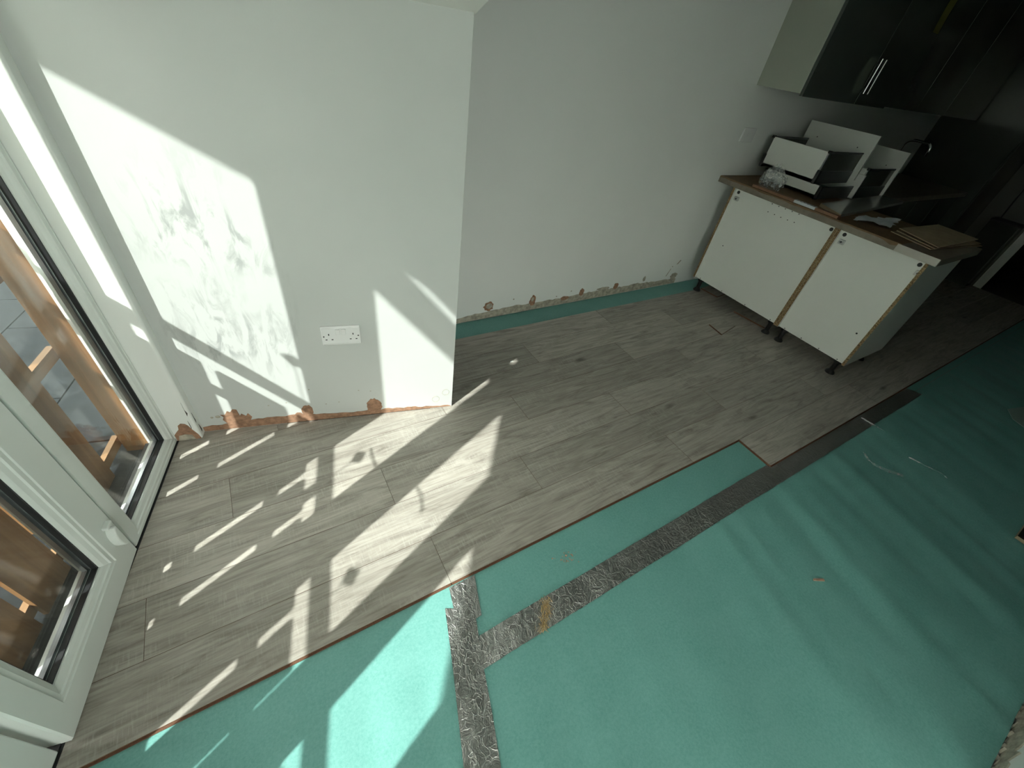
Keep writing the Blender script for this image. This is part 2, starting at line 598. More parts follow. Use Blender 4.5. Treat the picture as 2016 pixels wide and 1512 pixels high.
wall_right = single('wall_right', mb, 'paint_dim', (0, 0, 0), 0, 'grey end wall of the kitchen with an open doorway', 'wall', kind='structure')
mb = MB()
mb.box(X_E + 0.12, X_E + 2.5, Y_N, DY0 - 0.1, -0.15, Z_C).box(X_E + 0.12, X_E + 2.5, DY1 + 0.1, Y_B, -0.15, Z_C)
mb.box(X_E + 2.5, X_E + 2.6, Y_N, Y_B, -0.15, Z_C).box(X_E + 0.12, X_E + 2.6, Y_N, Y_B, Z_C, Z_C + 0.1).box(X_E, X_E + 2.6, Y_N, Y_B, -0.25, -0.15)
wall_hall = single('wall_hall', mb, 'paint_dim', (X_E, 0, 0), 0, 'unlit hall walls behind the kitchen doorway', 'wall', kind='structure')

# unseen rear window added behind the camera to brighten the room
T = Thing('fill_window_1', 'wide glazed window added in the unseen rear wall for fill light', 'window', (0, Y_REAR - 0.06, WZB), kind='structure')
for a, b in ((WX0, WX0 + 0.06), (WX1 - 0.06, WX1), (-0.33, -0.27)):
    T.part('window_frame', MB().box(a, b, Y_REAR - 0.09, Y_REAR - 0.03, WZB, WZT), 'upvc')
for a, b in ((WZB, WZB + 0.06), (WZT - 0.06, WZT)):
    T.part('window_frame', MB().box(WX0, WX1, Y_REAR - 0.09, Y_REAR - 0.03, a, b), 'upvc')
T.part('glass_pane', MB().box(WX0 + 0.05, -0.32, Y_REAR - 0.062, Y_REAR - 0.058, WZB + 0.05, WZT - 0.05), 'glass')
T.part('glass_pane', MB().box(-0.28, WX1 - 0.05, Y_REAR - 0.062, Y_REAR - 0.058, WZB + 0.05, WZT - 0.05), 'glass')
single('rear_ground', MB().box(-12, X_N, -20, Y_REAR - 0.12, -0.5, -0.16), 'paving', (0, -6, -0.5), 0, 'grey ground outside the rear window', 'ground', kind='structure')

# door wall: lintel above the garden doors and the pier beyond them
N_END = -1.62
mb = MB()
mb.box(-0.925, -0.80, N_END, 1.47, 2.09, Z_C)
mb.box(-0.925, -0.80, -3.9, N_END, Z_U - 0.1, Z_C)
wall_left = single('wall_left', mb, 'paint', (0, 0, 0), A0, 'white wall over and beside the garden doors', 'wall', kind='structure')

# sloping ceiling panel that springs from the top of the socket wall
P0 = (S_C, N_A, 1.498)
SL = 0.50
def soff(s, t):
    return (s, N_A + 0.02 - t, 1.488 + SL * t)
tmax = (Z_C - 1.488) / SL
alpha = 0.30
mb = MB()
a_, b_, c_, d_ = soff(-0.822, 0), soff(S_C + 0.001, 0), soff(S_C + alpha * tmax, tmax), soff(-0.822, tmax)
up = (0, 0, 0.06)
vs_ = [a_, b_, c_, d_] + [tuple(Vector(p) + Vector(up)) for p in (a_, b_, c_, d_)]
mb.add(vs_, [(0, 3, 2, 1), (4, 5, 6, 7), (0, 1, 5, 4), (1, 2, 6, 5), (2, 3, 7, 6), (3, 0, 4, 7)])
soffit = single('ceiling_slope', mb, 'ceiling_paint', (0, 0, 0), A0, 'sloping pale ceiling panel rising from the socket wall', 'ceiling', kind='structure')

# ---------------------------------------------------------------- laminate planks (parts of the floor)
PW = 0.190
Y0 = 0.364
def clip_poly(poly, nx, ny, d):
    "keep points with nx*x+ny*y >= d"
    out = []
    for i in range(len(poly)):
        p, q = poly[i], poly[(i + 1) % len(poly)]
        fp, fq = nx * p[0] + ny * p[1] - d, nx * q[0] + ny * q[1] - d
        if fp >= 0:
            out.append(p)
        if fp * fq < 0:
            t = fp / (fp - fq)
            out.append((p[0] + t * (q[0] - p[0]), p[1] + t * (q[1] - p[1])))
    return out
JOINTS = {0: [1.972, 3.18, 4.47, 5.76], 1: [0.31, 1.600, 2.89, 4.18, 5.47], 2: [-0.545, 0.822, 2.11, 3.40, 4.69, 5.98],
          3: [0.238, 1.53, 2.82, 4.11, 5.40], 4: [-0.30, 0.99, 2.28, 3.57, 4.86, 6.15], 5: [0.62, 1.91, 3.20, 4.49, 5.78],
          6: [-0.1, 1.30, 2.59, 3.88, 5.17], 7: [0.82, 2.05, 3.34, 4.63, 5.92]}
GAP = 0.0006
for row in range(0, 8):
    ya, yb = Y0 + PW * row, Y0 + PW * (row + 1)
    js = JOINTS[row]
    xs = ([-1.6] if row > 0 else []) + js + [X_E - 0.01]
    for x0, x1 in zip(xs[:-1], xs[1:]):
        poly = [(x0 + GAP, ya + GAP), (x1 - GAP, ya + GAP), (x1 - GAP, yb - GAP), (x0 + GAP, yb - GAP)]
        poly = clip_poly(poly, CA, SA, S_IN + 0.002)
        # stop just under the socket wall, except where the floor runs on into the alcove
        if x1 < 0.75 and len(poly) > 2:
            poly = clip_poly(poly, SA, -CA, -(N_A + 0.004))
        if len(poly) < 3:
            continue
        area = sum(poly[i][0] * poly[(i + 1) % len(poly)][1] - poly[(i + 1) % len(poly)][0] * poly[i][1] for i in range(len(poly))) / 2
        if area < 0.0005:
            continue
        cx = sum(p[0] for p in poly) / len(poly); cy = sum(p[1] for p in poly) / len(poly)
        mb = MB()
        mb.prism(poly, Z_U, 0.0, 0, 1)
        if row in (0, 1) and not (row == 1 and x0 > 1.95):
            xr = min(x1, 1.972 - 0.002) if row == 1 else x1
            xl = max(x0, min(p[0] for p in poly))
            if xr > xl:
                mb.box(xl + 0.002, xr - 0.001, ya - 0.006, ya + 0.001, Z_U + 0.0015, Z_U + 0.005, 1)
        if row == 0 and x0 < 2:
            mb.box(x0 - 0.005, x0 + 0.001, ya + 0.003, yb - 0.003, Z_U + 0.0015, Z_U + 0.005, 1)
        me = mesh_of('plank', mb, ['laminate', 'hdf'], (cx, cy, 0))
        o = bpy.data.objects.new('plank', me)
        COL.objects.link(o)
        o.location = (cx, cy, 0)
        o.parent = floor

# ---------------------------------------------------------------- green underlay sheets
def wave(x, y):
    if y > 0.54:
        return 0.0
    fade = max(0.0, min(1.0, (0.54 - y) / 0.25))
    if x > 1.9:
        fade *= max(0.0, min(1.0, (0.35 - y) / 0.12))
    if y > 0 and x < -0.2:
        fade *= max(0.0, min(1.0, (x + 0.9 + y) / 0.5))
    u = x - 0.22 * y
    w = 0.7 * noise.noise(Vector((u * 4.2, y * 0.7, 3.3))) + 0.38 * noise.noise(Vector((u * 10.0, y * 1.1, 9.1)))
    return max(0.0, 0.5 + w) * 0.0160 * fade
def x_tape(y):
    return 0.162 + 0.353 * y
def sheet(name, xl, xr, y0, y1, nx, ny, label):
    vs, fs = [], []
    for j in range(ny + 1):
        y = y0 + (y1 - y0) * j / ny
        a, b = xl(y), xr(y)
        for i in range(nx + 1):
            x = a + (b - a) * i / nx
            vs.append((x, y, Z_U - 0.0005 + wave(x, y)))
    for j in range(ny):
        for i in range(nx):
            k = j * (nx + 1) + i
            fs.append((k, k + 1, k + nx + 2, k + nx + 1))
    # underside so that the sheet has thickness
    n0 = len(vs)
    bl = [(xl(y0), y0), (xr(y0), y0), (xr(y1), y1), (xl(y1), y1)]
    vs += [(p[0], p[1], Z_U - 0.0045) for p in bl]
    fs.append((n0, n0 + 3, n0 + 2, n0 + 1))
    mb = MB().add(vs, fs)
    b = ((xl(y0) + xr(y0)) / 2, y0, Z_U)
    return single(name, mb, 'foam', b, 0, label, 'underlay', 'green underlay sheets', smooth=True)
def door_x(y):
    return x_at_s(S_IN + 0.004, y)
sheet('underlay_sheet', lambda y: max(x_tape(y) + 0.002, door_x(y)), lambda y: X_E - 0.01, 0.315, Y_B - 0.004, 300, 90, 'green foam underlay sheet running under the grey planks')
sheet('underlay_sheet', lambda y: x_tape(y) + 0.002, lambda y: X_E - 0.01, Y_N + 0.012, 0.312, 460, 60, 'wide green foam underlay sheet with ripples beside the kitchen wall')
sheet('underlay_sheet', door_x, lambda y: x_tape(y) - 0.001, Y_N - 0.3, 1.5, 70, 100, 'sunlit green foam underlay sheet in front of the garden doors')

# foil tape strips
def tape(pts_l, pts_r, label, lift=0.0012, seg=80, cross=6, crease=None):
    "quad strip between two polylines"
    def at(pl, t):
        k = t * (len(pl) - 1)
        i = min(int(k), len(pl) - 2)
        f = k - i
        return Vector((pl[i][0] * (1 - f) + pl[i + 1][0] * f, pl[i][1] * (1 - f) + pl[i + 1][1] * f))
    vs, fs = [], []
    for j in range(seg + 1):
        t = j / seg
        a, b = at(pts_l, t), at(pts_r, t)
        for i in range(cross + 1):
            w = i / cross
            p = a.lerp(b, w)
            edge = 0.0012 * noise.noise(Vector((t * 60, w * 40, 2.0))) if i in (0, cross) else 0
            z = Z_U + wave(p.x, p.y) + lift + 0.0010 + 0.0006 * noise.noise(Vector((p.x * 60, p.y * 60, 5)))
            if crease is not None and abs(w - crease) < 0.5 / cross:
                z += 0.0022
            vs.append((p.x + edge, p.y + edge, z))
    for j in range(seg):
        for i in range(cross):
            k = j * (cross + 1) + i
            fs.append((k, k + 1, k + cross + 2, k + cross + 1))
    n0 = len(vs)
    for j in (0, seg):
        for i in (0, cross):
            p = vs[j * (cross + 1) + i]
            vs.append((p[0], p[1], p[2] - 0.0008))
    mb = MB().add(vs, fs)
    a = at(pts_l, 0.0)
    return single('foil_tape', mb, 'foil', (a.x, a.y, Z_U), 0, label, 'tape', 'foil tape strips', smooth=True)
def P(u, v, z=Z_U):
    p = on_z(u, v, z)
    return (p.x, p.y)
# long seam along the planks
def yt(x): return 0.363 + 0.009 * (x - 0.32)
def yb_(x): return 0.274
tape([(x, yt(x)) for x in (0.325, 0.7, 1.1, 1.37)], [(x, yb_(x)) for x in (0.285, 0.68, 1.08, 1.33)],
     'silver foil tape along the seam, the length joining the cross strip', crease=0.62)
tape([(x, yt(x)) for x in (1.34, 2.0, 2.8, 3.60)], [(x, yb_(x)) for x in (1.30, 2.0, 2.8, 3.64)],
     'dull foil tape along the seam, the length running on beside the planks', lift=0.0021, seg=150, crease=0.6)
# cross seam: short upper length and long lower length beside it
tape([P(884, 1158), P(893, 1200), P(902, 1240)], [P(934, 1133), P(944, 1190), P(948, 1212)],
     'short foil tape piece tucked against the plank edge', lift=0.0024, seg=30, crease=0.3)
yy = [P(876, 1199), P(889, 1300), P(900, 1400), P(912, 1512)]
yr = [P(934, 1200), P(953, 1320), P(968, 1400), P(986, 1512)]
ext_l = (yy[-1][0] + (yy[-1][0] - yy[-2][0]) * 3.2, yy[-1][1] + (yy[-1][1] - yy[-2][1]) * 3.2)
ext_r = (yr[-1][0] + (yr[-1][0] - yr[-2][0]) * 3.2, yr[-1][1] + (yr[-1][1] - yr[-2][1]) * 3.2)
tape(yy + [ext_l], yr + [ext_r], 'long foil tape cross strip with a bright raised crease', lift=0.0016, seg=120, crease=0.5)

# ---------------------------------------------------------------- garden doors (bifold leaves)
def leaf(num, n0, n1, w0, w1, zb, label, s_in=S_IN, tilt=0.0, z1=2.07, handle=False):
    "leaf spanning n0..n1; w0/w1 stile widths; zb bottom rail height"
    # local frame: x = s - s_in, y = n, turned by tilt around the n1 end
    T = Thing('door_%d' % num, label, 'door', (s_in, n1, 0.0), A0, kind='structure')
    T.o.rotation_euler = (0, 0, A0 + tilt)
    z0 = 0.004
    OI = dict(o=(n0, n1, z0, z1), i=(n0 + w0, n1 - w1, z0 + zb, z1 - 0.09))
    prof = [('o', 0, -0.066), ('o', 0, -0.004), ('o', 0.004, 0.0), ('i', -0.034, 0.0), ('i', -0.031, -0.003), ('i', -0.020, -0.003), ('i', -0.017, -0.007),
            ('i', -0.006, -0.011), ('i', 0.0, -0.016), ('i', 0.0, -0.066)]
    def loop(kind, off, d, k):
        a, b, c, e = OI[kind]
        if kind == 'o':
            a, b, c, e = a + off, b - off, c + off, e - off
        else:
            a, b, c, e = a + off, b - off, c + off, e - off
        cs = [(a, c), (b, c), (b, e), (a, e)]
        p = cs[k % 4]
        return (s_in + d, p[0], p[1])
    names = ['bottom_rail', 'stile', 'top_rail', 'stile']
    for k in range(4):
        vs, fs = [], []
        m = len(prof)
        for (kd, off, d) in prof:
            vs.append(loop(kd, off, d, k)); vs.append(loop(kd, off, d, k + 1))
        for i in range(m):
            j = (i + 1) % m
            fs.append((2 * i, 2 * i + 1, 2 * j + 1, 2 * j))
        fs.append(tuple(2 * i for i in range(m)))
        fs.append(tuple(2 * i + 1 for i in reversed(range(m))))
        T.part(names[k], MB().add(vs, fs), 'upvc')
    # black gasket and spacer bar round the panes
    ia, ib, ic, ie = OI['i']
    def ring(w0_, w1_, d0, d1):
        mb = MB()
        for (a, b, c, e) in ((ia + w0_, ib - w0_, ic + w0_, ic + w1_), (ia + w0_, ib - w0_, ie - w1_, ie - w0_)):
            mb.box(s_in + d0, s_in + d1, a, b, c, e)
        for (a, b) in ((ia + w0_, ia + w1_), (ib - w1_, ib - w0_)):
            mb.box(s_in + d0, s_in + d1, a, b, ic + w1_, ie - w1_)
        return mb
    T.part('gasket', ring(-0.001, 0.004, -0.034, -0.020), 'rubber', label='black rubber gasket')
    T.part('spacer_bar', ring(0.0, 0.011, -0.050, -0.038), 'spacer', label='grey spacer bar between the panes')
    T.part('glass_pane', MB().box(s_in - 0.0378, s_in - 0.034, ia, ib, ic, ie), 'glass', label='clear inner pane')
    T.part('glass_pane', MB().box(s_in - 0.0538, s_in - 0.050, ia, ib, ic, ie), 'glass', label='clear outer pane')
    if handle:
        # D-shaped catch low on the stile
        hz, hn = 0.148, n1 - 0.028
        pts = []
        for i in range(13):
            t = math.pi * i / 12
            pts.append((hn - 0.004 - 0.024 * math.sin(t) ** 0.8, hz - 0.046 * math.cos(t)))
        mb = MB().slab(pts, s_in - 0.001, s_in + 0.024, (1, 2, 0))
        hd = T.part('catch', mb, 'upvc', bevel=0.003, label='rounded D-shaped door catch')
        mb = MB().box(s_in - 0.001, s_in + 0.013, hn - 0.004, hn + 0.009, hz - 0.05, hz + 0.056)
        T.part('catch_plate', mb, 'upvc', bevel=0.002, parent=hd)
        mb = MB().box(s_in - 0.001, s_in + 0.015, hn - 0.022, hn + 0.009, hz + 0.050, hz + 0.062)
        T.part('catch_hook', mb, 'upvc', bevel=0.003, parent=hd)
    return T
leaf(1, 0.966, 1.440, 0.069, 0.037, 0.050, 'glazed garden door leaf hinged beside the socket wall')
leaf(2, 0.445, 0.958, 0.093, 0.118, 0.120, 'glazed garden door leaf with the low rounded catch, slightly ajar', s_in=-0.822, tilt=0.035, handle=True)
leaf(3, -0.052, 0.430, 0.086, 0.118, 0.112, 'glazed garden door leaf beyond the ajar one, in front of the sunlit underlay')
leaf(4, -0.560, -0.056, 0.105, 0.070, 0.080, 'fourth glazed garden door leaf from the socket wall')
leaf(5, -1.085, -0.564, 0.093, 0.115, 0.080, 'fifth glazed garden door leaf from the socket wall')
leaf(6, -1.600, -1.089, 0.090, 0.093, 0.080, 'sixth glazed garden door leaf, at the rear end of the row')
# track under the leaves
mb = MB()
mb.box(-0.935, S_IN - 0.002, N_END, N_R, -0.055, 0.006)
mb.box(S_IN - 0.004, S_IN + 0.004, N_END, N_R, -0.02, 0.0005)
single('trim_1', mb, 'rubber', (-0.87, 0, -0.05), A0, 'dark floor track under the garden doors', 'threshold', kind='structure')

# ---------------------------------------------------------------- outside: paving, timber screen, posts, shaped fascia
GZ = -0.06
mb = MB()
gx = 0
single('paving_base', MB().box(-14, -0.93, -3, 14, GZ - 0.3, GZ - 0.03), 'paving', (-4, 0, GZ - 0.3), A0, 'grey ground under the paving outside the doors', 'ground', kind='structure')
slab_t = Thing('paving', 'grey paving slabs outside the garden doors', 'paving', (-2.0, 0, GZ), A0, kind='structure')
for i in range(6):
    for j in range(-4, 6):
        s1 = -0.94 - 0.45 * i
        n0_ = 0.6 * j - 0.25 + (0.3 if i % 2 else 0)
        slab_t.part('slab', MB().box(s1 - 0.444, s1, n0_, n0_ + 0.594, GZ - 0.05, GZ + 0.001 * ((i * 7 + j * 3) % 3)), 'paving')
# boundary wall of the garden, far off
single('garden_boundary', MB().box(-6.2, -6.0, -9, 9, GZ, 1.1), 'garden_wall', (-6.1, 0, GZ), A0, 'low rendered boundary wall at the end of the garden', 'wall')

# tree added out of view; its crown blocks sun at the rear door leaves
T = Thing('added_tree', 'tall leafy tree added unseen to block sun at the rear door leaves', 'tree', (-4.0, -4.7, GZ), A0)
T.part('trunk', MB().tube([(-4.0, -4.7, GZ), (-4.02, -4.65, 1.6), (-3.96, -4.72, 3.2), (-4.0, -4.65, 4.6)], 0.15, 10, radii=[0.19, 0.15, 0.13, 0.09]), 'bark')
vs, fs = [], []
NU, NV = 40, 24
for j in range(NV + 1):
    for i in range(NU):
        a, b = 2 * math.pi * i / NU, math.pi * j / NV
        d = Vector((math.sin(b) * math.cos(a), math.sin(b) * math.sin(a), math.cos(b)))
        r = 1 + 0.06 * noise.noise(d * 4) + 0.05 * noise.noise(d * 11)
        vs.append((-4.0 + d.x * 0.9 * r, -4.95 + d.y * 1.85 * r, 5.25 + d.z * 1.65 * r))
for j in range(NV):
    for i in range(NU):
        i2 = (i + 1) % NU
        fs.append((j * NU + i, j * NU + i2, (j + 1) * NU + i2, (j + 1) * NU + i))
T.part('crown', MB().add(vs, fs), 'leaf_green')
lf = MB()
rl = random.Random(77)
for k in range(5000):
    d = Vector((rl.gauss(0, 1), rl.gauss(0, 1), rl.gauss(0, 1))).normalized()
    r = 0.96 + 0.10 * rl.random()
    c = Vector((-4.0 + d.x * 0.9 * r, -4.95 + d.y * 1.85 * r, 5.25 + d.z * 1.65 * r))
    u_ = Vector((rl.gauss(0, 1), rl.gauss(0, 1), rl.gauss(0, 1))).normalized() * 0.05
    w_ = d.cross(u_).normalized() * 0.03
    lf.add([c - u_, c + w_, c + u_, c - w_], [(0, 1, 2, 3)])
T.part('leaves', lf, 'leaf_green', kind='stuff')
# greenery added out of view to cut low sky light on the socket wall
def added_hedge_mesh():
    mb = MB()
    s_a, s_b, n_a, n_b, zh = -5.8, -1.05, -3.3, -2.45, 3.0
    def face(fn, nu, nv):
        vs, fs = [], []
        for j in range(nv + 1):
            for i in range(nu + 1):
                p, nr = fn(i / nu, j / nv)
                p = Vector(p); w = 0.10 * noise.noise(p * 3.1) + 0.05 * noise.noise(p * 9.0)
                vs.append(p + Vector(nr) * (w - 0.08))
        for j in range(nv):
            for i in range(nu):
                k = j * (nu + 1) + i
                fs.append((k, k + 1, k + nu + 2, k + nu + 1))
        mb.add(vs, fs)
    face(lambda u, v: ((s_a + (s_b - s_a) * u, n_b, GZ + (zh - GZ) * v), (0, 1, 0)), 60, 36)
    face(lambda u, v: ((s_a + (s_b - s_a) * u, n_a, GZ + (zh - GZ) * v), (0, -1, 0)), 60, 36)
    face(lambda u, v: ((s_a + (s_b - s_a) * u, n_a + (n_b - n_a) * v, zh), (0, 0, 1)), 60, 12)
    face(lambda u, v: ((s_b, n_a + (n_b - n_a) * u, GZ + (zh - GZ) * v), (1, 0, 0)), 12, 36)
    face(lambda u, v: ((s_a, n_a + (n_b - n_a) * u, GZ + (zh - GZ) * v), (-1, 0, 0)), 12, 36)
    return mb
single('added_hedge', added_hedge_mesh(), 'leaf_green', (-3.5, -2.5, GZ), A0, 'tall clipped greenery added unseen to cut sky light on the socket wall', 'added_hedge')
S0 = -1.03
pitch = 0.1785
screen = Thing('timber_screen', 'low screen of upright brown boards just outside the garden doors', 'fence', (S0, 0, GZ), A0)
edges = []
slits = [0.099 + pitch * k for k in range(-10, 7)]
HW = 0.0115
for a, b in zip(slits[:-1], slits[1:]):
    n0_, n1_ = a + HW, b - HW - 0.009
    screen.part('board', MB().box(S0 - 0.012, S0, n0_, n1_, GZ, 0.838), 'timber_up')
n_last = slits[-1] + HW
screen.part('board', MB().box(S0 - 0.012, S0, n_last, 1.345, GZ, 0.838), 'timber_up')
N_LO = slits[0]
screen.part('rail', MB().box(S0 - 0.032, S0 - 0.012, N_LO, 1.50, 0.418, 0.462), 'timber_along')
screen.part('rail', MB().box(S0 - 0.032, S0 - 0.012, N_LO, 1.50, 0.708, 0.744), 'timber_along')
screen.part('rail', MB().box(S0 - 0.032, S0 - 0.012, N_LO, 1.50, -0.03, 0.012), 'timber_along')
# handrail on slim posts behind the screen
hand = Thing('handrail_fence', 'slim timber posts carrying a handrail behind the board screen', 'fence', (-1.2, 0, GZ), A0)
hand.part('handrail', MB().box(-1.215, -1.185, -1.75, 1.56, 1.106, 1.150), 'timber_along')
for n in (1.505, 1.145, 0.77, 0.398, -0.33, -0.70, -1.07, -1.44):
    hand.part('post', MB().box(-1.218, -1.182, n - 0.019, n + 0.019, GZ, 1.107), 'timber_up')
# post of the screen right by the door frame
screen.part('post', MB().box(-1.03, -0.94, 1.470, 1.560, GZ, 1.40), 'timber_up', bevel=0.003)
# tall posts and shaped fascia of a pergola a little further out
S1 = -1.70
canopy = Thing('pergola_frame', 'tall timber pergola frame with braced fascia outside the garden doors', 'pergola', (S1, 0.0, GZ), A0)
def up_(n, z, d=S1):
    return (n + (d - S0) * TAZ, z - (d - S0) * TEL)
lo = [up_(*q) for q in [(-0.70, 1.205), (-0.522, 1.346), (0.148, 1.876), (0.170, 1.893), (0.922, 1.893), (1.221, 1.661), (1.470, 1.468)]]
zt_ = up_(0, 2.108)[1]
zf_ = zt_ - 0.036
na, nb = lo[0][0], lo[-1][0]
canopy.part('post', MB().box(S1 - 0.02, S1 + 0.07, nb, nb + 0.09, GZ, zt_ + 0.35), 'timber_up', bevel=0.003)
canopy.part('post', MB().box(S1 - 0.02, S1 + 0.07, na - 0.09, na, GZ, zt_ + 0.35), 'timber_up', bevel=0.003)
canopy.part('fascia', MB().slab(lo + [(nb, zf_), (na, zf_)], S1, S1 + 0.03, (1, 2, 0)), 'timber_along')
canopy.part('beam', MB().slab([(up_(0.615, 0)[0], zf_), (nb + 0.45, zf_), (nb + 0.45, zt_ + 0.42), (na - 1.0, zt_ + 0.42), (na - 1.0, zf_), (up_(0.25, 0)[0], zf_), (up_(0.25, 0)[0], zt_ + 0.036), (up_(0.40, 0)[0], zt_ + 0.036), (up_(0.615, 0)[0], zt_ + 0.016)], S1, S1 + 0.045, (1, 2, 0)), 'timber_along')
for k in range(14):  # boards added overhead, out of view, to cut the high sky light
    a = na - 1.0 + k * (nb + 0.45 - na + 1.0) / 14
    canopy.part('added_roof_board', MB().box(S1 - 0.05, -0.93, a, a + (nb + 1.45 - na) / 14 - 0.004, zt_ + 0.10, zt_ + 0.125), 'timber_along')
# unseen squares on wire stakes, added to cast the diamond shadows on the floor
def stake(n, z, r, label, d=-1.2):
    k = d - S0
    nn, zz = n + k * TAZ, z - k * TEL
    T = Thing('shadow_square', label, 'shadow caster', (d, nn, 1.15), A0, 'shadow casters on the handrail')
    T.part('head', MB().slab([(nn - r, zz), (nn, zz - r), (nn + r, zz), (nn, zz + r)], d - 0.008, d + 0.008, (1, 2, 0)), 'black_plastic')
    T.part('stake', MB().tube([(d, nn, 1.148), (d, nn, zz - r * 0.8)], 0.0018, 6), 'black_plastic')
stake(0.535, 1.081, 0.030, 'small square shadow caster added on the handrail outside the ajar door leaf')
stake(0.045, 1.039, 0.030, 'small square shadow caster added on the handrail outside the third door leaf')
stake(0.945, 1.182, 0.026, 'small square shadow caster added on the handrail outside the first door leaf')
# thin cables sagging from the fascia
def cable(pts, label):
    d = -1.0
    k = d - S0
    pp = [(d, n + k * TAZ, z - k * TEL) for n, z in pts]
    T = single('hanging_cable', MB().tube(pp, 0.0045, 6), 'black_plastic', (d, pp[0][1], pp[0][2]), A0, label, 'cable', 'cables hung across the canopy')
cable([(0.535, 1.145), (0.50, 1.146), (0.47, 1.151), (0.42, 1.163), (0.36, 1.185), (0.30, 1.22)], 'thin black cable sagging outside the ajar door leaf')
cable([(0.30, 1.30), (0.22, 1.325), (0.168, 1.345), (0.12, 1.362), (0.08, 1.362), (0.04, 1.354)], 'thin black cable hook hanging outside the third door leaf')

# ---------------------------------------------------------------- plaster damage along the wall bottoms
random.seed(4)
def blob(cx, cy, rx, ry, n=22, jag=0.25, seed=0):
    rnd = random.Random(seed)
    return [(cx + rx * math.cos(t) * (1 + jag * (rnd.random() - 0.5)), cy + ry * math.sin(t) * (1 + jag * (rnd.random() - 0.5))) for t in [2 * math.pi * i / n for i in range(n)]]
def ragged_strip(x0, x1, tops, z0, n, seed, jag=0.008):
    rnd = random.Random(seed)
    pts = [(x0, z0), (x1, z0)]
    for i in range(n + 1):
        t = 1 - i / n
        k = t * (len(tops) - 1)
        a = min(int(k), len(tops) - 2)
        z = tops[a] * (1 - (k - a)) + tops[a + 1] * (k - a)
        pts.append((x0 + (x1 - x0) * t, max(z0 + 0.003, z + jag * (rnd.random() - 0.5))))
    return pts
def wallpatch(poly, mat, depth=0.0012, name='plaster_patch', n=N_A, label=None):
    mb = MB().slab(poly, n - depth, n + 0.004, (0, 2, 1))
    return child(name, mb, mat, wall_front, (0, 0, 0), label=label)
wallpatch(ragged_strip(S_R + 0.002, S_C - 0.004, [0.030, 0.036, 0.044, 0.047, 0.046, 0.038, 0.030, 0.030, 0.027, 0.024, 0.014, 0.008], 0.002, 60, 1), 'plaster', 0.0010, 'bare_plaster_strip', label='bare brown plaster strip where the skirting was')
wallpatch([(-0.655, 0.060), (-0.64, 0.03), (-0.56, 0.03), (-0.545, 0.062), (-0.556, 0.085), (-0.566, 0.070), (-0.580, 0.086), (-0.588, 0.075), (-0.592, 0.112), (-0.606, 0.116), (-0.618, 0.100), (-0.628, 0.108), (-0.640, 0.088), (-0.657, 0.090), (-0.648, 0.076)][::-1], 'plaster', 0.0016)
wallpatch(blob(-0.325, 0.066, 0.024, 0.034, 18, 0.4, 3), 'plaster', 0.0016)
wallpatch(blob(-0.365, 0.042, 0.016, 0.018, 14, 0.3, 5), 'plaster', 0.0016)
wallpatch(blob(-0.041, 0.055, 0.034, 0.046, 26, 0.22, 7), 'plaster', 0.0018)
wallpatch(blob(-0.668, 0.080, 0.010, 0.008, 10, 0.4, 8), 'plaster_grey', 0.0008)
wallpatch(blob(-0.690, 0.078, 0.006, 0.005, 9, 0.4, 9), 'plaster_grey', 0.0008)
for c, sd in (((0.247, 0.060), 11), ((0.295, 0.099), 12)):
    ring_o = blob(c[0], c[1], 0.017, 0.018, 20, 0.15, sd)
    mb = MB().tube([(p[0], N_A - 0.0004, p[1]) for p in ring_o + ring_o[:1]], 0.0009, 5)
    child('filler_ring', mb, 'plaster_grey', wall_front, (0, 0, 0))
for sx, sz in ((-0.47, 0.118), (-0.40, 0.125), (-0.19, 0.10), (-0.245, 0.095), (-0.10, 0.16), (-0.30, 0.19), (-0.05, 0.15)):
    wallpatch(blob(sx, sz, 0.0035, 0.0022, 8, 0.4, int(sz * 1000)), 'plaster_grey', 0.0006, 'chip')
# dark gap where the floor meets the wall
child('shadow_gap', MB().box(-0.42, 0.22, N_A - 0.002, N_A + 0.002, -0.008, 0.0015), 'dark_crack', wall_front, (0, 0, 0))
# broken base of the reveal
mb = MB().slab([(-0.826, 0.002), (-0.742, 0.002), (-0.746, 0.03), (-0.756, 0.055), (-0.764, 0.082), (-0.772, 0.094), (-0.786, 0.098), (-0.798, 0.088), (-0.802, 0.066), (-0.814, 0.052), (-0.826, 0.036)], N_R - 0.0014, N_R + 0.003, (0, 2, 1))
child('plaster_patch', mb, 'plaster', wall_front, (0, 0, 0))
mb = MB().slab([(-0.820, 0.002), (-0.760, 0.002), (-0.766, 0.030), (-0.790, 0.036), (-0.812, 0.030)], N_R - 0.0020, N_R + 0.003, (0, 2, 1))
child('plaster_patch', mb, 'plaster_grey', wall_front, (0, 0, 0))
mb = MB()
rnd = random.Random(2)
def shard(mb, u, z, w, h, d0, d1, axes):
    k = [rnd.uniform(-0.4, 0.4) for _ in range(6)]
    mb.slab([(u + w * k[0], z), (u + w * (1 + k[1]), z + h * 0.2), (u + w * (0.8 + k[2]), z + h * (0.6 + 0.3 * k[3])), (u + w * (0.3 + k[4]), z + h)], d0, d1, axes)
for z, u, w, h in ((0.135, -0.013, 0.005, 0.075), (0.060, -0.020, 0.003, 0.050), (0.015, -0.026, 0.003, 0.040)):
    shard(mb, S_R + u, z, w, h, N_R - 0.0012, N_R + 0.002, (0, 2, 1))
child('corner_crack', mb, 'dark_crack', wall_front, (0, 0, 0))
mb = MB()
for z, u, w, h in ((0.085, 0.012, 0.005, 0.055), (0.020, 0.022, 0.005, 0.045)):
    shard(mb, N_R + u, z, w, h, S_R - 0.002, S_R + 0.0012, (1, 2, 0))
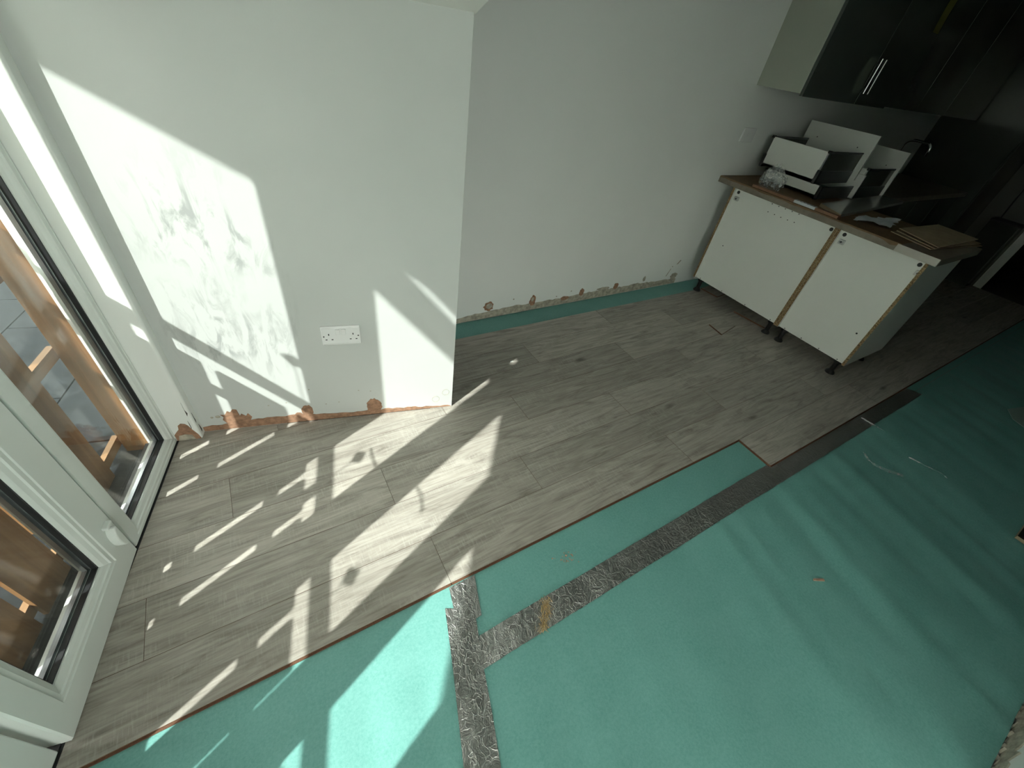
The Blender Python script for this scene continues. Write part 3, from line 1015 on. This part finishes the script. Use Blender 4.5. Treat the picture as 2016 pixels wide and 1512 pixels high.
child('corner_crack', mb, 'dark_crack', wall_front, (0, 0, 0))

# alcove wall
def bpatch(poly, mat, depth=0.0012, name='plaster_patch', label=None):
    mb = MB().slab(poly, Y_B - depth, Y_B + 0.004, (0, 2, 1))
    return child(name, mb, mat, wall_back, (0, 0, 0), label=label)
bpatch(ragged_strip(0.75, 3.10, [0.02, 0.026, 0.040, 0.047, 0.042, 0.040, 0.052, 0.046, 0.050, 0.040, 0.034], Z_U, 90, 21, 0.010), 'plaster_grey', 0.0010, 'bare_plaster_strip', label='bare grey plaster strip along the alcove wall')
for (cx, cz, rx, rz, sd) in ((1.240, 0.078, 0.038, 0.034, 31), (1.592, 0.060, 0.026, 0.044, 32), (2.034, 0.060, 0.022, 0.030, 33), (1.88, 0.035, 0.04, 0.016, 38), (2.381, 0.062, 0.024, 0.028, 34), (2.688, 0.080, 0.014, 0.024, 35), (3.056, 0.060, 0.040, 0.030, 36), (2.25, 0.058, 0.06, 0.014, 37)):
    bpatch(blob(cx, cz, rx, rz, 18, 0.35, sd), 'plaster' if sd in (31, 32, 33, 34, 38) else 'plaster_grey', 0.0016)
for (cx, cz, rx, rz, sd) in ((1.243, 0.080, 0.024, 0.020, 41), (1.588, 0.074, 0.012, 0.018, 42)):
    bpatch(blob(cx, cz, rx, rz, 14, 0.2, sd), 'plaster_grey', 0.0020)
bpatch([(2.95, 0.07), (2.957, 0.07), (2.985, 0.135), (2.978, 0.138)], 'plaster_grey', 0.0008, 'scratch')
bpatch([(3.03, 0.17), (3.05, 0.172), (3.075, 0.205), (3.06, 0.205)], 'plaster_grey', 0.0006, 'scratch')
for sx, sz in ((1.43, 0.10), (1.93, 0.085), (1.80, 0.062), (0.80, 0.085), (2.99, 0.155)):
    bpatch(blob(sx, sz, 0.006, 0.005, 8, 0.4, int(sx * 100)), 'plaster_grey', 0.0006, 'chip')
# broken plaster of the near wall
poly = ragged_strip(X_N + 0.01, X_N + 0.74, [0.03, 0.045, 0.05, 0.035, 0.05, 0.04], Z_U, 50, 51, 0.03)
child('bare_plaster_strip', MB().slab(poly, Y_N - 0.002, Y_N + 0.004, (0, 2, 1)), 'plaster_grey', wall_near, (0, 0, 0))
rnd = random.Random(9)
mb = MB()
for i in range(24):
    x = 1.46 + 0.029 * i + 0.02 * rnd.random()
    h = 0.006 + 0.016 * rnd.random()
    mb.slab([(x, Z_U), (x + 0.02, Z_U), (x + 0.012 + 0.01 * rnd.random(), Z_U + h)], Y_N + 0.002, Y_N + 0.006 + 0.006 * rnd.random(), (0, 2, 1))
child('plaster_crumbs', mb, 'plaster_grey', wall_near, (0, 0, 0), kind='stuff')

# ---------------------------------------------------------------- double socket
def socket(name, label, base, rot, w, h, axis_n, rockers=True):
    "plate in local frame: x along wall, y out of wall is negative"
    T = Thing(name, label, 'socket' if rockers else 'switch', base, rot)
    bx_, by_, bz_ = base
    mb = MB().box(bx_ - w / 2, bx_ + w / 2, by_ - 0.010, by_ + 0.001, bz_ - h / 2, bz_ + h / 2)
    T.part('plate', mb, 'socket_white', bevel=0.004)
    if rockers:
        for sx in (-1, 1):
            x = bx_ + sx * 0.011
            mb = MB().slab([(by_ - 0.0095, bz_ + 0.006), (by_ - 0.0125, bz_ + 0.008), (by_ - 0.0155, bz_ + 0.032), (by_ - 0.0095, bz_ + 0.033)], x - 0.008, x + 0.008, (1, 2, 0))
            T.part('rocker', mb, 'socket_white', bevel=0.001)
        for sx in (-1, 1):
            cx = bx_ + sx * 0.045
            mb = MB()
            mb.box(cx - 0.002, cx + 0.002, by_ - 0.0104, by_ - 0.0095, bz_ + 0.004, bz_ + 0.012)
            mb.box(cx - 0.0145, cx - 0.0075, by_ - 0.0104, by_ - 0.0095, bz_ - 0.018, bz_ - 0.014)
            mb.box(cx + 0.0075, cx + 0.0145, by_ - 0.0104, by_ - 0.0095, bz_ - 0.018, bz_ - 0.014)
            mb.disc((bx_ + sx * 0.064, by_ - 0.0095, bz_ - 0.001), 0.0030, (0, -1, 0), 0.0009, 10)
            T.part('pin_hole', mb, 'black_plastic')
        mb = MB().box(bx_ - w / 2 + 0.004, bx_ + w / 2 - 0.004, by_ - 0.0112, by_ - 0.0095, bz_ + 0.034, bz_ + 0.0365)
        T.part('ridge', mb, 'socket_white', bevel=0.0005)
        mb = MB().box(bx_ - w / 2 + 0.004, bx_ + w / 2 - 0.004, by_ - 0.0112, by_ - 0.0095, bz_ - 0.0365, bz_ - 0.034)
        T.part('ridge', mb, 'socket_white', bevel=0.0005)
    else:
        mb = MB().box(bx_ - 0.012, bx_ + 0.012, by_ - 0.0135, by_ - 0.0095, bz_ - 0.008, bz_ + 0.014)
        T.part('rocker', mb, 'socket_white', bevel=0.001)
        T.part('indicator', MB().box(bx_ - 0.004, bx_ + 0.004, by_ - 0.0142, by_ - 0.013, bz_ + 0.004, bz_ + 0.008), 'alu')
socket('double_socket', 'white double plug socket on the scuffed wall', (-0.1355, N_A, 0.467), A0, 0.146, 0.087, 1)
socket('wall_switch', 'white switch plate on the wall under the cupboards', (3.217, Y_B, 1.137), 0.0, 0.146, 0.087, 1, rockers=False)

# ---------------------------------------------------------------- peninsula cabinets (backs turned to the room)
CX0, CX1 = 3.138, 3.700
CZ0, CZ1 = 0.108, 0.828
def base_unit(y0, y1, label):
    T = Thing('base_cabinet', label, 'cabinet', (CX0, (y0 + y1) / 2, 0.0))
    t = 0.018
    for a, b in ((y0, y0 + t), (y1 - t, y1)):
        mb = MB().box(CX0, CX1, a, b, CZ0, CZ1, 0, [1, 1, 0, 0, 0, 1])
        T.part('side_panel', mb, ['melamine', 'chipboard'])
    T.part('back_panel', MB().box(CX0 + 0.020, CX0 + 0.036, y0 + t - 0.004, y1 - t + 0.004, CZ0 + 0.001, CZ1 - 0.001), 'melamine')
    T.part('bottom_panel', MB().box(CX0 + 0.030, CX1, y0 + t, y1 - t, CZ0, CZ0 + 0.018), 'melamine')
    T.part('top_rail', MB().box(CX1 - 0.10, CX1, y0 + t, y1 - t, CZ1 - 0.018, CZ1), 'melamine')
    for lx in (CX0 + 0.055, CX1 - 0.07):
        for ly in (y0 + 0.055, y1 - 0.055):
            mb = MB().tube([(lx, ly, CZ0), (lx, ly, CZ0 - 0.02), (lx, ly, CZ0 - 0.022), (lx, ly, 0.02)], 0.016, 12, radii=[0.026, 0.026, 0.016, 0.016])
            leg = T.part('leg', mb, 'black_plastic')
            mb = MB().tube([(lx, ly, 0.022), (lx, ly, 0.008), (lx, ly, 0.0)], 0.03, 14, radii=[0.018, 0.030, 0.031])
            T.part('foot', mb, 'black_plastic', parent=leg)
    xb = CX0 + 0.0195
    def dot(y, z, r):
        T.part('hole', MB().disc((xb + 0.001, y, z), r, (-1, 0, 0), 0.0016, 12), 'black_plastic')
    for y in (y0 + 0.040, y1 - 0.044):
        dot(y, CZ1 - 0.028, 0.0115)
    for k in range(4):
        dot(y0 + 0.06 + (y1 - y0 - 0.12) * k / 3, CZ0 + 0.009, 0.0036)
    return T, dot
T8, dot8 = base_unit(1.146, 1.934, 'wide white base cabinet with its back to the room, next to the alcove wall')
T5, dot5 = base_unit(0.638, 1.1455, 'narrow white base cabinet with its back to the room, at the free end')
def z5(x, y):
    return (1340 + x / 2.982, 300 + y / 2.982)
for q in [(538, 302), (577, 317), (615, 332), (655, 347), (695, 363), (513, 349), (551, 365), (588, 381), (627, 397), (667, 411)]:
    p = on_x(*z5(*q), CX0 + 0.0195)
    dot8(p.y, p.z, 0.0034)
p = on_x(*z5(248, 548), CX0 + 0.0195); dot8(p.y, p.z, 0.004)
p = on_x(*z5(1033, 1063), CX0 + 0.0195); dot5(p.y, p.z, 0.0055)
def bracket(T, q):
    p = on_x(*z5(*q), CX0 + 0.012)
    b = T.part('hanging_bracket', MB().box(CX0 + 0.004, CX0 + 0.0198, p.y - 0.017, p.y + 0.017, p.z - 0.014, p.z + 0.014), 'alu', bevel=0.002, label='shiny metal fixing bracket')
    T.part('screw', MB().disc((CX0 + 0.0042, p.y, p.z), 0.006, (-1, 0, 0), 0.003, 10), 'drawer_metal', parent=b)
bracket(T8, (328, 272))
bracket(T5, (945, 526))
bracket(T5, (1395, 711))

# worktop: peninsula plus the run along the wall
WZ0, WZ1 = 0.828, 0.868
mb = MB()
mb.prism([(3.105, 0.602), (3.76, 0.602), (3.76, 1.42), (6.25, 1.42), (6.25, Y_B - 0.001), (3.105, Y_B - 0.001)], WZ0, WZ1)
single('worktop', mb, 'worktop_edge', (3.4, 1.4, WZ0), 0, 'L-shaped laminate worktop over the peninsula and the wall run', 'worktop', bevel=0.003)
single('edge_strip', MB().box(3.1005, 3.1045, 0.604, 0.815, WZ0 + 0.001, WZ1 + 0.0005), 'strip_pale', (3.10, 0.71, WZ0), 0, 'pale edging strip on the free end of the worktop front', 'edging')
# brown protective sheet on it, ragged along the front
rnd = random.Random(6)
front = []
ys = [2.05 - i * (2.05 - 0.80) / 26 for i in range(27)]
vs, fs = [], []
for i, y in enumerate(ys):
    x = 3.100 + 0.006 * rnd.random()
    drop = 0.003 + 0.006 * rnd.random() + (0.010 if 0.80 < y < 0.87 else 0)
    vs += [(x - 0.002, y, WZ1 - drop), (x, y, WZ1 + 0.0035), (3.74, y - 0.03 + 0.01 * rnd.random(), WZ1 + 0.0035), (3.74, y - 0.03, WZ1 + 0.0005), (x + 0.006, y, WZ1 + 0.0005)]
for i in range(len(ys) - 1):
    for k in range(3):
        fs.append((5 * i + k, 5 * i + k + 1, 5 * i + 5 + k + 1, 5 * i + 5 + k))
single('protective_sheet', MB().add(vs, fs), 'hardboard', (3.4, 1.4, WZ1), 0, 'brown protective board laid over the peninsula worktop', 'sheet')
WT = WZ1 + 0.004

# ---------------------------------------------------------------- run of base units and tall unit along the wall (in the dark)
def wall_unit(x0, x1, y0, y1, z0, z1, name, label, cat, doors, mats=('melamine', 'gloss_dark'), hx=None, hz=None, group=None):
    T = Thing(name, label, cat, ((x0 + x1) / 2, (y0 + y1) / 2, z0), group=group)
    T.part('carcass', MB().box(x0, x1, y0, y1, z0, z1), mats[0])
    nd = len(doors) - 1
    for k in range(nd):
        a, b = doors[k] + 0.0015, doors[k + 1] - 0.0015
        d = T.part('door', MB().box(a, b, y0 - 0.020, y0 - 0.001, z0 + (0.003 if cat != 'cupboard' else -0.012), z1 - 0.003), mats[1], bevel=0.0015)
        if hx:
            h = hx[k]
            mb = MB().tube([(h, y0 - 0.052, hz[0]), (h, y0 - 0.052, hz[1])], 0.0055, 10)
            hd = T.part('handle', mb, 'chrome', parent=d, label='slim chrome bar handle')
            for z in (hz[0] + 0.02, hz[1] - 0.02):
                mb.tube([(h, y0 - 0.052, z), (h, y0 - 0.018, z)], 0.004, 8)
            hd.data = mesh_of('handle', mb, 'chrome', T.base)
    return T
for i, (a, b) in enumerate(((3.78, 4.58), (4.59, 5.19), (5.20, 6.20))):
    wall_unit(a, b, 1.47, 2.05, 0.108, 0.828, 'base_unit', ['dark-fronted base unit in the corner behind the peninsula', 'narrow dark-fronted base unit in the middle of the wall run', 'wide dark-fronted base unit under the tap'][i], 'cabinet', [a, (a + b) / 2, b])
wall_unit(6.27, 6.89, 1.36, 2.05, 0.0, 2.15, 'tall_unit', 'tall dark cabinet at the end of the wall run', 'cabinet', [6.27, 6.89], ('gloss_dark', 'gloss_dark'))
# wall cupboards
wall_unit(3.077, 4.200, 1.750, 2.056, 1.420, 2.20, 'wall_cupboard', 'grey-fronted double wall cupboard with paired bar handles', 'cupboard', [3.077, 3.742, 4.200], ('cupboard_side', 'gloss_dark'), (3.715, 3.772), (1.471, 1.654))
wall_unit(4.215, 4.80, 1.775, 2.056, 1.430, 2.20, 'wall_cupboard', 'plain dark wall cupboard beyond the double one', 'cupboard', [4.215, 4.80])
wall_unit(4.805, 5.40, 1.775, 2.056, 1.430, 2.20, 'wall_cupboard', 'third dark wall cupboard from the alcove, over the sink run', 'cupboard', [4.805, 5.40], ('gloss_dark', 'gloss_dark'))
wall_unit(5.405, 6.25, 1.775, 2.056, 1.430, 2.20, 'wall_cupboard', 'dark wall cupboard next to the tall cabinet', 'cupboard', [5.405, 6.25], ('gloss_dark', 'gloss_dark'))
# yellow slip hanging from the cupboard
mb = MB()
vs, fs = [], []
for i in range(7):
    t = i / 6
    z = 2.04 - 0.20 * t
    y = 1.728 - 0.014 * t * t
    vs += [(4.206 - 0.01 * t, y, z), (4.206 + 0.11 - 0.02 * t, y + 0.004, z)]
for i in range(6):
    fs.append((2 * i, 2 * i + 1, 2 * i + 3, 2 * i + 2))
single('yellow_slip', MB().add(vs, fs), 'yellow_paper', (4.26, 1.735, 1.9), 0, 'yellow paper slip hanging on the dark wall cupboard', 'paper')
# tap
xt = 5.62
pts = [(xt, 1.97, WZ1)] + [(xt, 1.97, 1.13)]
for i in range(1, 8):
    t = math.pi / 2 * i / 8
    pts.append((xt, 1.97 - 0.06 * (1 - math.cos(t)), 1.14 + 0.06 * math.sin(t)))
pts += [(xt, 1.90, 1.203), (xt, 1.83, 1.203)]
for i in range(1, 7):
    t = math.pi / 2 * i / 6
    pts.append((xt, 1.80 - 0.05 * math.sin(t), 1.153 + 0.05 * math.cos(t)))
pts.append((xt, 1.748, 1.105))
T = Thing('kitchen_tap', 'chrome swan-neck tap behind the drawers', 'tap', (xt, 1.97, WZ1))
T.part('spout', MB().tube(pts, 0.011, 12), 'chrome', smooth=True)
T.part('tap_base', MB().tube([(xt, 1.97, WZ1 - 0.001), (xt, 1.97, WZ1 + 0.05)], 0.024, 16), 'chrome')
T.part('lever', MB().tube([(xt + 0.02, 1.97, WZ1 + 0.035), (xt + 0.08, 1.97, WZ1 + 0.06)], 0.006, 8), 'chrome')

# ---------------------------------------------------------------- drawers on the worktop
def drawer(x0, x1, y0, y1, z0, hb, hs, plate, label, back_white=True, rail=True):
    T = Thing('drawer', label, 'drawer', ((x0 + x1) / 2, (y0 + y1) / 2, z0), group=None)
    T.part('bottom', MB().box(x0, x1, y0 + 0.012, y1 - 0.012, z0 + 0.012, z0 + 0.026), 'melamine_grey')
    T.part('back', MB().box(x0, x0 + 0.016, y0 + 0.014, y1 - 0.014, z0 + 0.012, z0 + hb), 'melamine')
    for ya in (y0, y1 - 0.014):
        T.part('side', MB().box(x0 + 0.01, x1, ya, ya + 0.014, z0, z0 + hs), 'drawer_metal', bevel=0.002)
        T.part('corner_bracket', MB().box(x0 - 0.006, x0 + 0.02, ya - 0.003, ya + 0.018, z0, z0 + min(0.085, hb)), 'black_plastic', bevel=0.002)
        if rail:
            T.part('gallery_panel', MB().box(x0 + 0.016, x1, ya + 0.004, ya + 0.010, z0 + hs, z0 + hb - 0.006), 'gloss_dark')
            T.part('gallery_rail', MB().box(x0, x1, ya + 0.001, ya + 0.013, z0 + hb - 0.008, z0 + hb + 0.004), 'drawer_metal', bevel=0.002)
            T.part('rail_cap', MB().box(x0 - 0.005, x0 + 0.02, ya - 0.003, ya + 0.017, z0 + hb - 0.008, z0 + hb + 0.008), 'black_plastic', bevel=0.002)
    a, b, c, d = plate
    T.part('front_panel', MB().box(x1, x1 + 0.016, a, b, c, d), 'melamine', bevel=0.001)
    for k in (0.2, 0.8):
        T.part('screw', MB().disc((x1 - 0.001, a + (b - a) * k, (c + d) / 2 + 0.05), 0.004, (-1, 0, 0), 0.002, 8), 'drawer_metal')
    return T
drawer(3.425, 3.890, 1.490, 1.925, WT, 0.084, 0.078, (1.462, 1.958, WT, 1.030), 'shallow loose drawer carrying the deep drawer', rail=False)
drawer(3.400, 3.87, 1.545, 1.975, WT + 0.086, 0.194, 0.080, (1.508, 2.012, 0.985, 1.268), 'deep loose drawer with white back, on top of the shallow drawer')
drawer(3.915, 4.36, 1.470, 1.93, WT - 0.004, 0.20, 0.080, (1.450, 1.952, WT - 0.004, 1.185), 'loose drawer standing on the worktop behind the other two')

# glossy panel lying on the worktop
T = Thing('gloss_panel', 'glossy grey-white panel lying on the worktop beside the drawers', 'panel', (3.6, 1.3, WT))
poly = [(3.155, 1.185), (4.35, 1.290), (4.33, 1.440), (3.265, 1.372)]
M['gloss_panel'] = simple('gloss_panel', (0.34, 0.345, 0.33), 0.06, 0, 3, 0.02)
T.part('board', MB().prism(poly, WT + 0.002, WT + 0.020), 'gloss_panel')
T.part('edge_strip', MB().prism([(3.153, 1.184), (3.160, 1.1845), (3.270, 1.3715), (3.263, 1.3725)], WT + 0.0015, WT + 0.0205), 'cardboard')

# strip of laminate with a paper label along the front edge
T = Thing('laminate_strip', 'narrow brown strip with a white label along the worktop front', 'offcut', (3.13, 1.48, WT))
poly = [(3.112, 1.176), (3.150, 1.176), (3.155, 1.79), (3.117, 1.79)]
simple('strip_wood', (0.27, 0.145, 0.085), 0.6, 0, 22, 0.2)
T.part('strip', MB().prism(poly, WT, WT + 0.016), 'strip_wood')
lab = T.part('paper_label', MB().box(3.1125, 3.1175, 1.325, 1.470, WT + 0.0012, WT + 0.0165).box(3.112, 3.146, 1.325, 1.470, WT + 0.0155, WT + 0.0168), 'paper', label='white paper label with dark print')
mb = MB()
for i in range(7):
    mb.box(3.1150 + 0.020 * (i % 2), 3.122 + 0.020 * (i % 2), 1.455 - 0.012 * i - 0.008, 1.455 - 0.012 * i, WT + 0.0166, WT + 0.0171)
for i in range(8):
    mb.box(3.118, 3.140, 1.335 + 0.004 * i, 1.3368 + 0.004 * i, WT + 0.0166, WT + 0.0171)
T.part('print', mb, 'black_plastic', parent=lab)

# bag of fittings
T = Thing('plastic_bag', 'clear plastic bag of dark screws on the worktop', 'bag', (3.25, 1.74, WT))
bm = bmesh.new()
bmesh.ops.create_icosphere(bm, subdivisions=4, radius=1.0)
for v in bm.verts:
    n_ = v.co.normalized()
    r = 1 + 0.22 * noise.noise(n_ * 2.6) + 0.12 * noise.noise(n_ * 6.5 + Vector((3, 1, 2)))
    p = n_ * r
    z = p.z
    neck = 1.0 if z < 0.25 else max(0.32, 1.0 - 0.75 * (z - 0.25))
    v.co = Vector((p.x * 0.060 * neck + 0.02 * max(0, z), p.y * 0.085 * neck + 0.012 * max(0, z), max(-0.62, z) * 0.095 + 0.0590))
me = bpy.data.meshes.new('bag_film')
for f in bm.faces:
    f.smooth = False
bm.to_mesh(me); bm.free()
me.materials.append(M['film'])
o = bpy.data.objects.new('bag_film', me); COL.objects.link(o); o.parent = T.o
for i in range(14):
    rnd2 = random.Random(100 + i)
    c = Vector((3.25 + 0.05 * (rnd2.random() - 0.5), 1.745 + 0.09 * (rnd2.random() - 0.5), WT + 0.008 + 0.022 * rnd2.random()))
    d = Vector((rnd2.random() - 0.5, rnd2.random() - 0.5, 0.3 * (rnd2.random() - 0.5))).normalized()
    T.part('screw', MB().tube([c, c + d * 0.004, c + d * 0.0045, c + d * 0.03], 0.003, 8, radii=[0.0055, 0.0055, 0.0028, 0.002]), 'drawer_metal')

# crumpled paper
vs, fs = [], []
c00, c10, c11, c01 = Vector((3.385, 1.175)), Vector((3.70, 1.045)), Vector((3.32, 0.965)), Vector((3.22, 1.13))
NXP = 10
for j in range(NXP + 1):
    for i in range(NXP + 1):
        u, w = i / NXP, j / NXP
        p = (c00 * (1 - u) + c10 * u) * (1 - w) + (c01 * (1 - u) + c11 * u) * w
        z = WT + 0.004 + 0.020 * abs(noise.noise(Vector((u * 3.1, w * 2.4, 7)))) + 0.006 * u
        if i in (0, NXP) or j in (0, NXP):
            p = p + Vector((0.02 * noise.noise(Vector((u * 9, w * 9, 1))), 0.03 * noise.noise(Vector((u * 9, w * 9, 4)))))
        vs.append((p.x, p.y, z))
for j in range(NXP):
    for i in range(NXP):
        k = j * (NXP + 1) + i
        fs.append((k, k + 1, k + NXP + 2, k + NXP + 1))
single('crumpled_paper', MB().add(vs, fs), 'paper', (3.42, 1.11, WT), 0, 'crumpled white paper sheet on the brown board', 'paper')

# flattened cardboard on the free end of the worktop
def card(poly, z, tilt, label, t=0.004):
    c = Vector((sum(p[0] for p in poly) / 4, sum(p[1] for p in poly) / 4, z))
    vs = [(p[0], p[1], z + tilt * (p[0] - poly[0][0])) for p in poly]
    vs += [(a, b, c_ + t) for a, b, c_ in vs]
    mb = MB().add(vs, [(0, 3, 2, 1), (4, 5, 6, 7), (0, 1, 5, 4), (1, 2, 6, 5), (2, 3, 7, 6), (3, 0, 4, 7)])
    single('cardboard_sheet', mb, 'cardboard', (c.x, c.y, z), 0, label, 'cardboard', 'flat cardboard stack')
card([(3.22, 0.70), (3.80, 0.62), (3.86, 0.86), (3.30, 0.94)], WT + 0.000, 0.0, 'lowest flat cardboard sheet of the stack on the worktop end')
card([(3.235, 0.685), (3.78, 0.63), (3.82, 0.86), (3.33, 0.925)], WT + 0.007, 0.012, 'middle flat cardboard sheet of the stack on the worktop end')
card([(3.225, 0.675), (3.80, 0.66), (3.84, 0.89), (3.345, 0.925)], WT + 0.020, 0.010, 'topmost flat cardboard sheet of the stack on the worktop end')

# ---------------------------------------------------------------- things on the floor
def offcut(poly, z0, z1, label, mats=('laminate', 'hdf'), name='plank_offcut'):
    c = (sum(p[0] for p in poly) / len(poly), sum(p[1] for p in poly) / len(poly), z0)
    single(name, MB().prism(poly, z0, z1, 0, 1), list(mats), c, 0, label, 'offcut', 'plank offcuts by the cabinets')
offcut([(2.783, 1.298), (3.008, 1.343), (2.975, 1.465), (2.805, 1.432)], 0.0, 0.009, 'small square plank offcut on the floor before the wide cabinet')
offcut([(3.20, 1.50), (3.23, 1.26), (3.27, 1.265), (3.24, 1.505)], 0.0, 0.012, 'narrow plank offcut under the wide cabinet')
offcut([(3.24, 1.24), (3.42, 1.27), (3.40, 1.42), (3.22, 1.39)], 0.0, 0.009, 'plank offcut behind the narrow one under the wide cabinet')
offcut([(3.27, 1.72), (3.46, 1.74), (3.44, 1.90), (3.25, 1.88)], 0.0, 0.009, 'plank offcut under the wide cabinet by the alcove wall')
# dark board ends poking in from the right
T = Thing('board_pack', 'stack of two boards with pale edges on the underlay by the near wall', 'boards', (3.3, -0.52, Z_U))
for k in range(2):
    T.part('board', MB().box(2.73 + 0.03 * k, 4.0, -0.66, -0.44 - 0.02 * k, Z_U + 0.018 + 0.020 * k, Z_U + 0.035 + 0.020 * k, 0, [0, 1, 0, 0, 0, 0]), ['cardboard', 'black_plastic'])
# scrap of foil on the underlay further back
single('foil_scrap', MB().prism([(3.93, -0.235), (4.25, -0.30), (4.33, -0.14), (4.09, -0.075), (3.98, -0.13)], Z_U + 0.018, Z_U + 0.020), 'melamine_grey', (4.1, -0.2, Z_U + 0.005), 0, 'grey scrap sheet lying on the green underlay', 'scrap')
# thin clear film left on the underlay
def film_bit(pix, label):
    ps = [on_z(u, v, Z_U) for u, v in pix]
    vs, fs = [], []
    for i, p in enumerate(ps):
        w = 0.018 * math.sin(math.pi * (i + 0.3) / len(ps))
        h = Z_U + 0.008
        vs += [(p.x - 0.2 * w, p.y - w, h), (p.x, p.y, h + 0.008), (p.x + 0.3 * w, p.y + w, h)]
    for i in range(len(ps) - 1):
        for k in range(2):
            fs.append((3 * i + k, 3 * i + k + 1, 3 * i + 4 + k, 3 * i + 3 + k))
    c = ps[0]
    single('film_scrap', MB().add(vs, fs), 'film', (c.x, c.y, Z_U + 0.006), 0, label, 'film', 'clear film scraps on the underlay')
film_bit([(1697, 893), (1710, 912), (1738, 926), (1774, 938)], 'twisted clear film scrap on the green underlay')
film_bit([(1785, 902), (1815, 918), (1850, 935), (1862, 946)], 'flat clear film scrap on the green underlay')
film_bit([(1692, 824), (1712, 836), (1738, 852)], 'clear film scrap caught on the foil tape')
# straw-like shavings on the tape
rnd = random.Random(13)
mb = MB()
a0, a1 = on_z(1075, 1185, Z_U), on_z(1068, 1245, Z_U)
for i in range(130):
    t = rnd.random()
    c = a0.lerp(a1, t) + Vector((rnd.gauss(0, 0.010), rnd.gauss(0, 0.006), 0))
    ang = rnd.gauss(1.1, 0.6)
    L = 0.010 + 0.018 * rnd.random()
    z = Z_U + 0.005 + wave(c.x, c.y) + 0.004 * rnd.random()
    d = Vector((math.cos(ang), math.sin(ang), rnd.gauss(0, 0.12))) * L * 0.5
    mb.tube([(c.x - d.x, c.y - d.y, z - d.z), (c.x, c.y, z + 0.001), (c.x + d.x, c.y + d.y, z + d.z)], 0.0006, 4)
single('wood_shavings', mb, 'straw', (a0.x, a0.y, Z_U + 0.004), 0, 'small heap of straw-coloured shavings on the foil tape', 'shavings', kind='stuff')
mb = MB()
for i in range(26):
    c = on_z(1117 + rnd.gauss(0, 9), 1100 + rnd.gauss(0, 9), Z_U)
    mb.disc((c.x, c.y, Z_U + wave(c.x, c.y) - 0.001), 0.0012 + 0.002 * rnd.random(), (0, 0, 1), 0.0025, 6)
single('grit', mb, 'grit', tuple(on_z(1117, 1100, Z_U)), 0, 'few brown crumbs of plaster on the green underlay', 'crumbs', kind='stuff')
c = on_z(1608, 1145, Z_U)
h = Z_U + wave(c.x, c.y)
single('wood_chip', MB().prism([(c.x - 0.022, c.y + 0.010), (c.x + 0.020, c.y - 0.014), (c.x + 0.024, c.y - 0.006), (c.x - 0.014, c.y + 0.014)], h - 0.001, h + 0.004), 'grit', (c.x, c.y, h), 0, 'reddish wood chip alone on the green underlay', 'chip')
c = on_z(1007, 712, 0)
single('paint_flake', MB().prism([(c.x - 0.01, c.y - 0.004), (c.x + 0.012, c.y - 0.002), (c.x + 0.010, c.y + 0.004), (c.x - 0.004, c.y + 0.006)], 0, 0.002), 'paint', (c.x, c.y, 0), 0, 'white paint flake on the planks near the alcove', 'flake')

# ---------------------------------------------------------------- end of the kitchen: doorway trim, dark box and its cable
T = Thing('trim_2', 'white door lining round the dark kitchen doorway', 'door frame', (X_E, (DY0 + DY1) / 2, 0), kind='structure')
T.part('architrave', MB().box(X_E - 0.018, X_E, DY1, DY1 + 0.075, 0, 2.09), 'melamine')
T.part('architrave', MB().box(X_E - 0.018, X_E, DY0 - 0.075, DY0, 0, 2.09), 'melamine')
T.part('head', MB().box(X_E - 0.018, X_E, DY0, DY1, 2.02, 2.09), 'melamine')
T = Thing('dark_box', 'dark box standing against the end wall beside the doorway', 'box', (6.80, 1.08, Z_U))
T.part('body', MB().box(6.70, X_E - 0.001, 0.96, 1.20, Z_U, 0.66), 'gloss_dark', bevel=0.004)
T.part('lid', MB().box(6.695, X_E - 0.002, 0.955, 1.205, 0.655, 0.675), 'black_plastic', bevel=0.003)
pts = [(X_E - 0.01, 1.17 - 0.06 * t + 0.05 * math.sin(t * 3), 0.64 + 1.2 * t) for t in [i / 12 for i in range(13)]]
single('power_cable', MB().tube(pts, 0.006, 6), 'black_plastic', (X_E - 0.01, 1.17, 0.64), 0, 'black cable rising from the dark box up the end wall', 'cable')
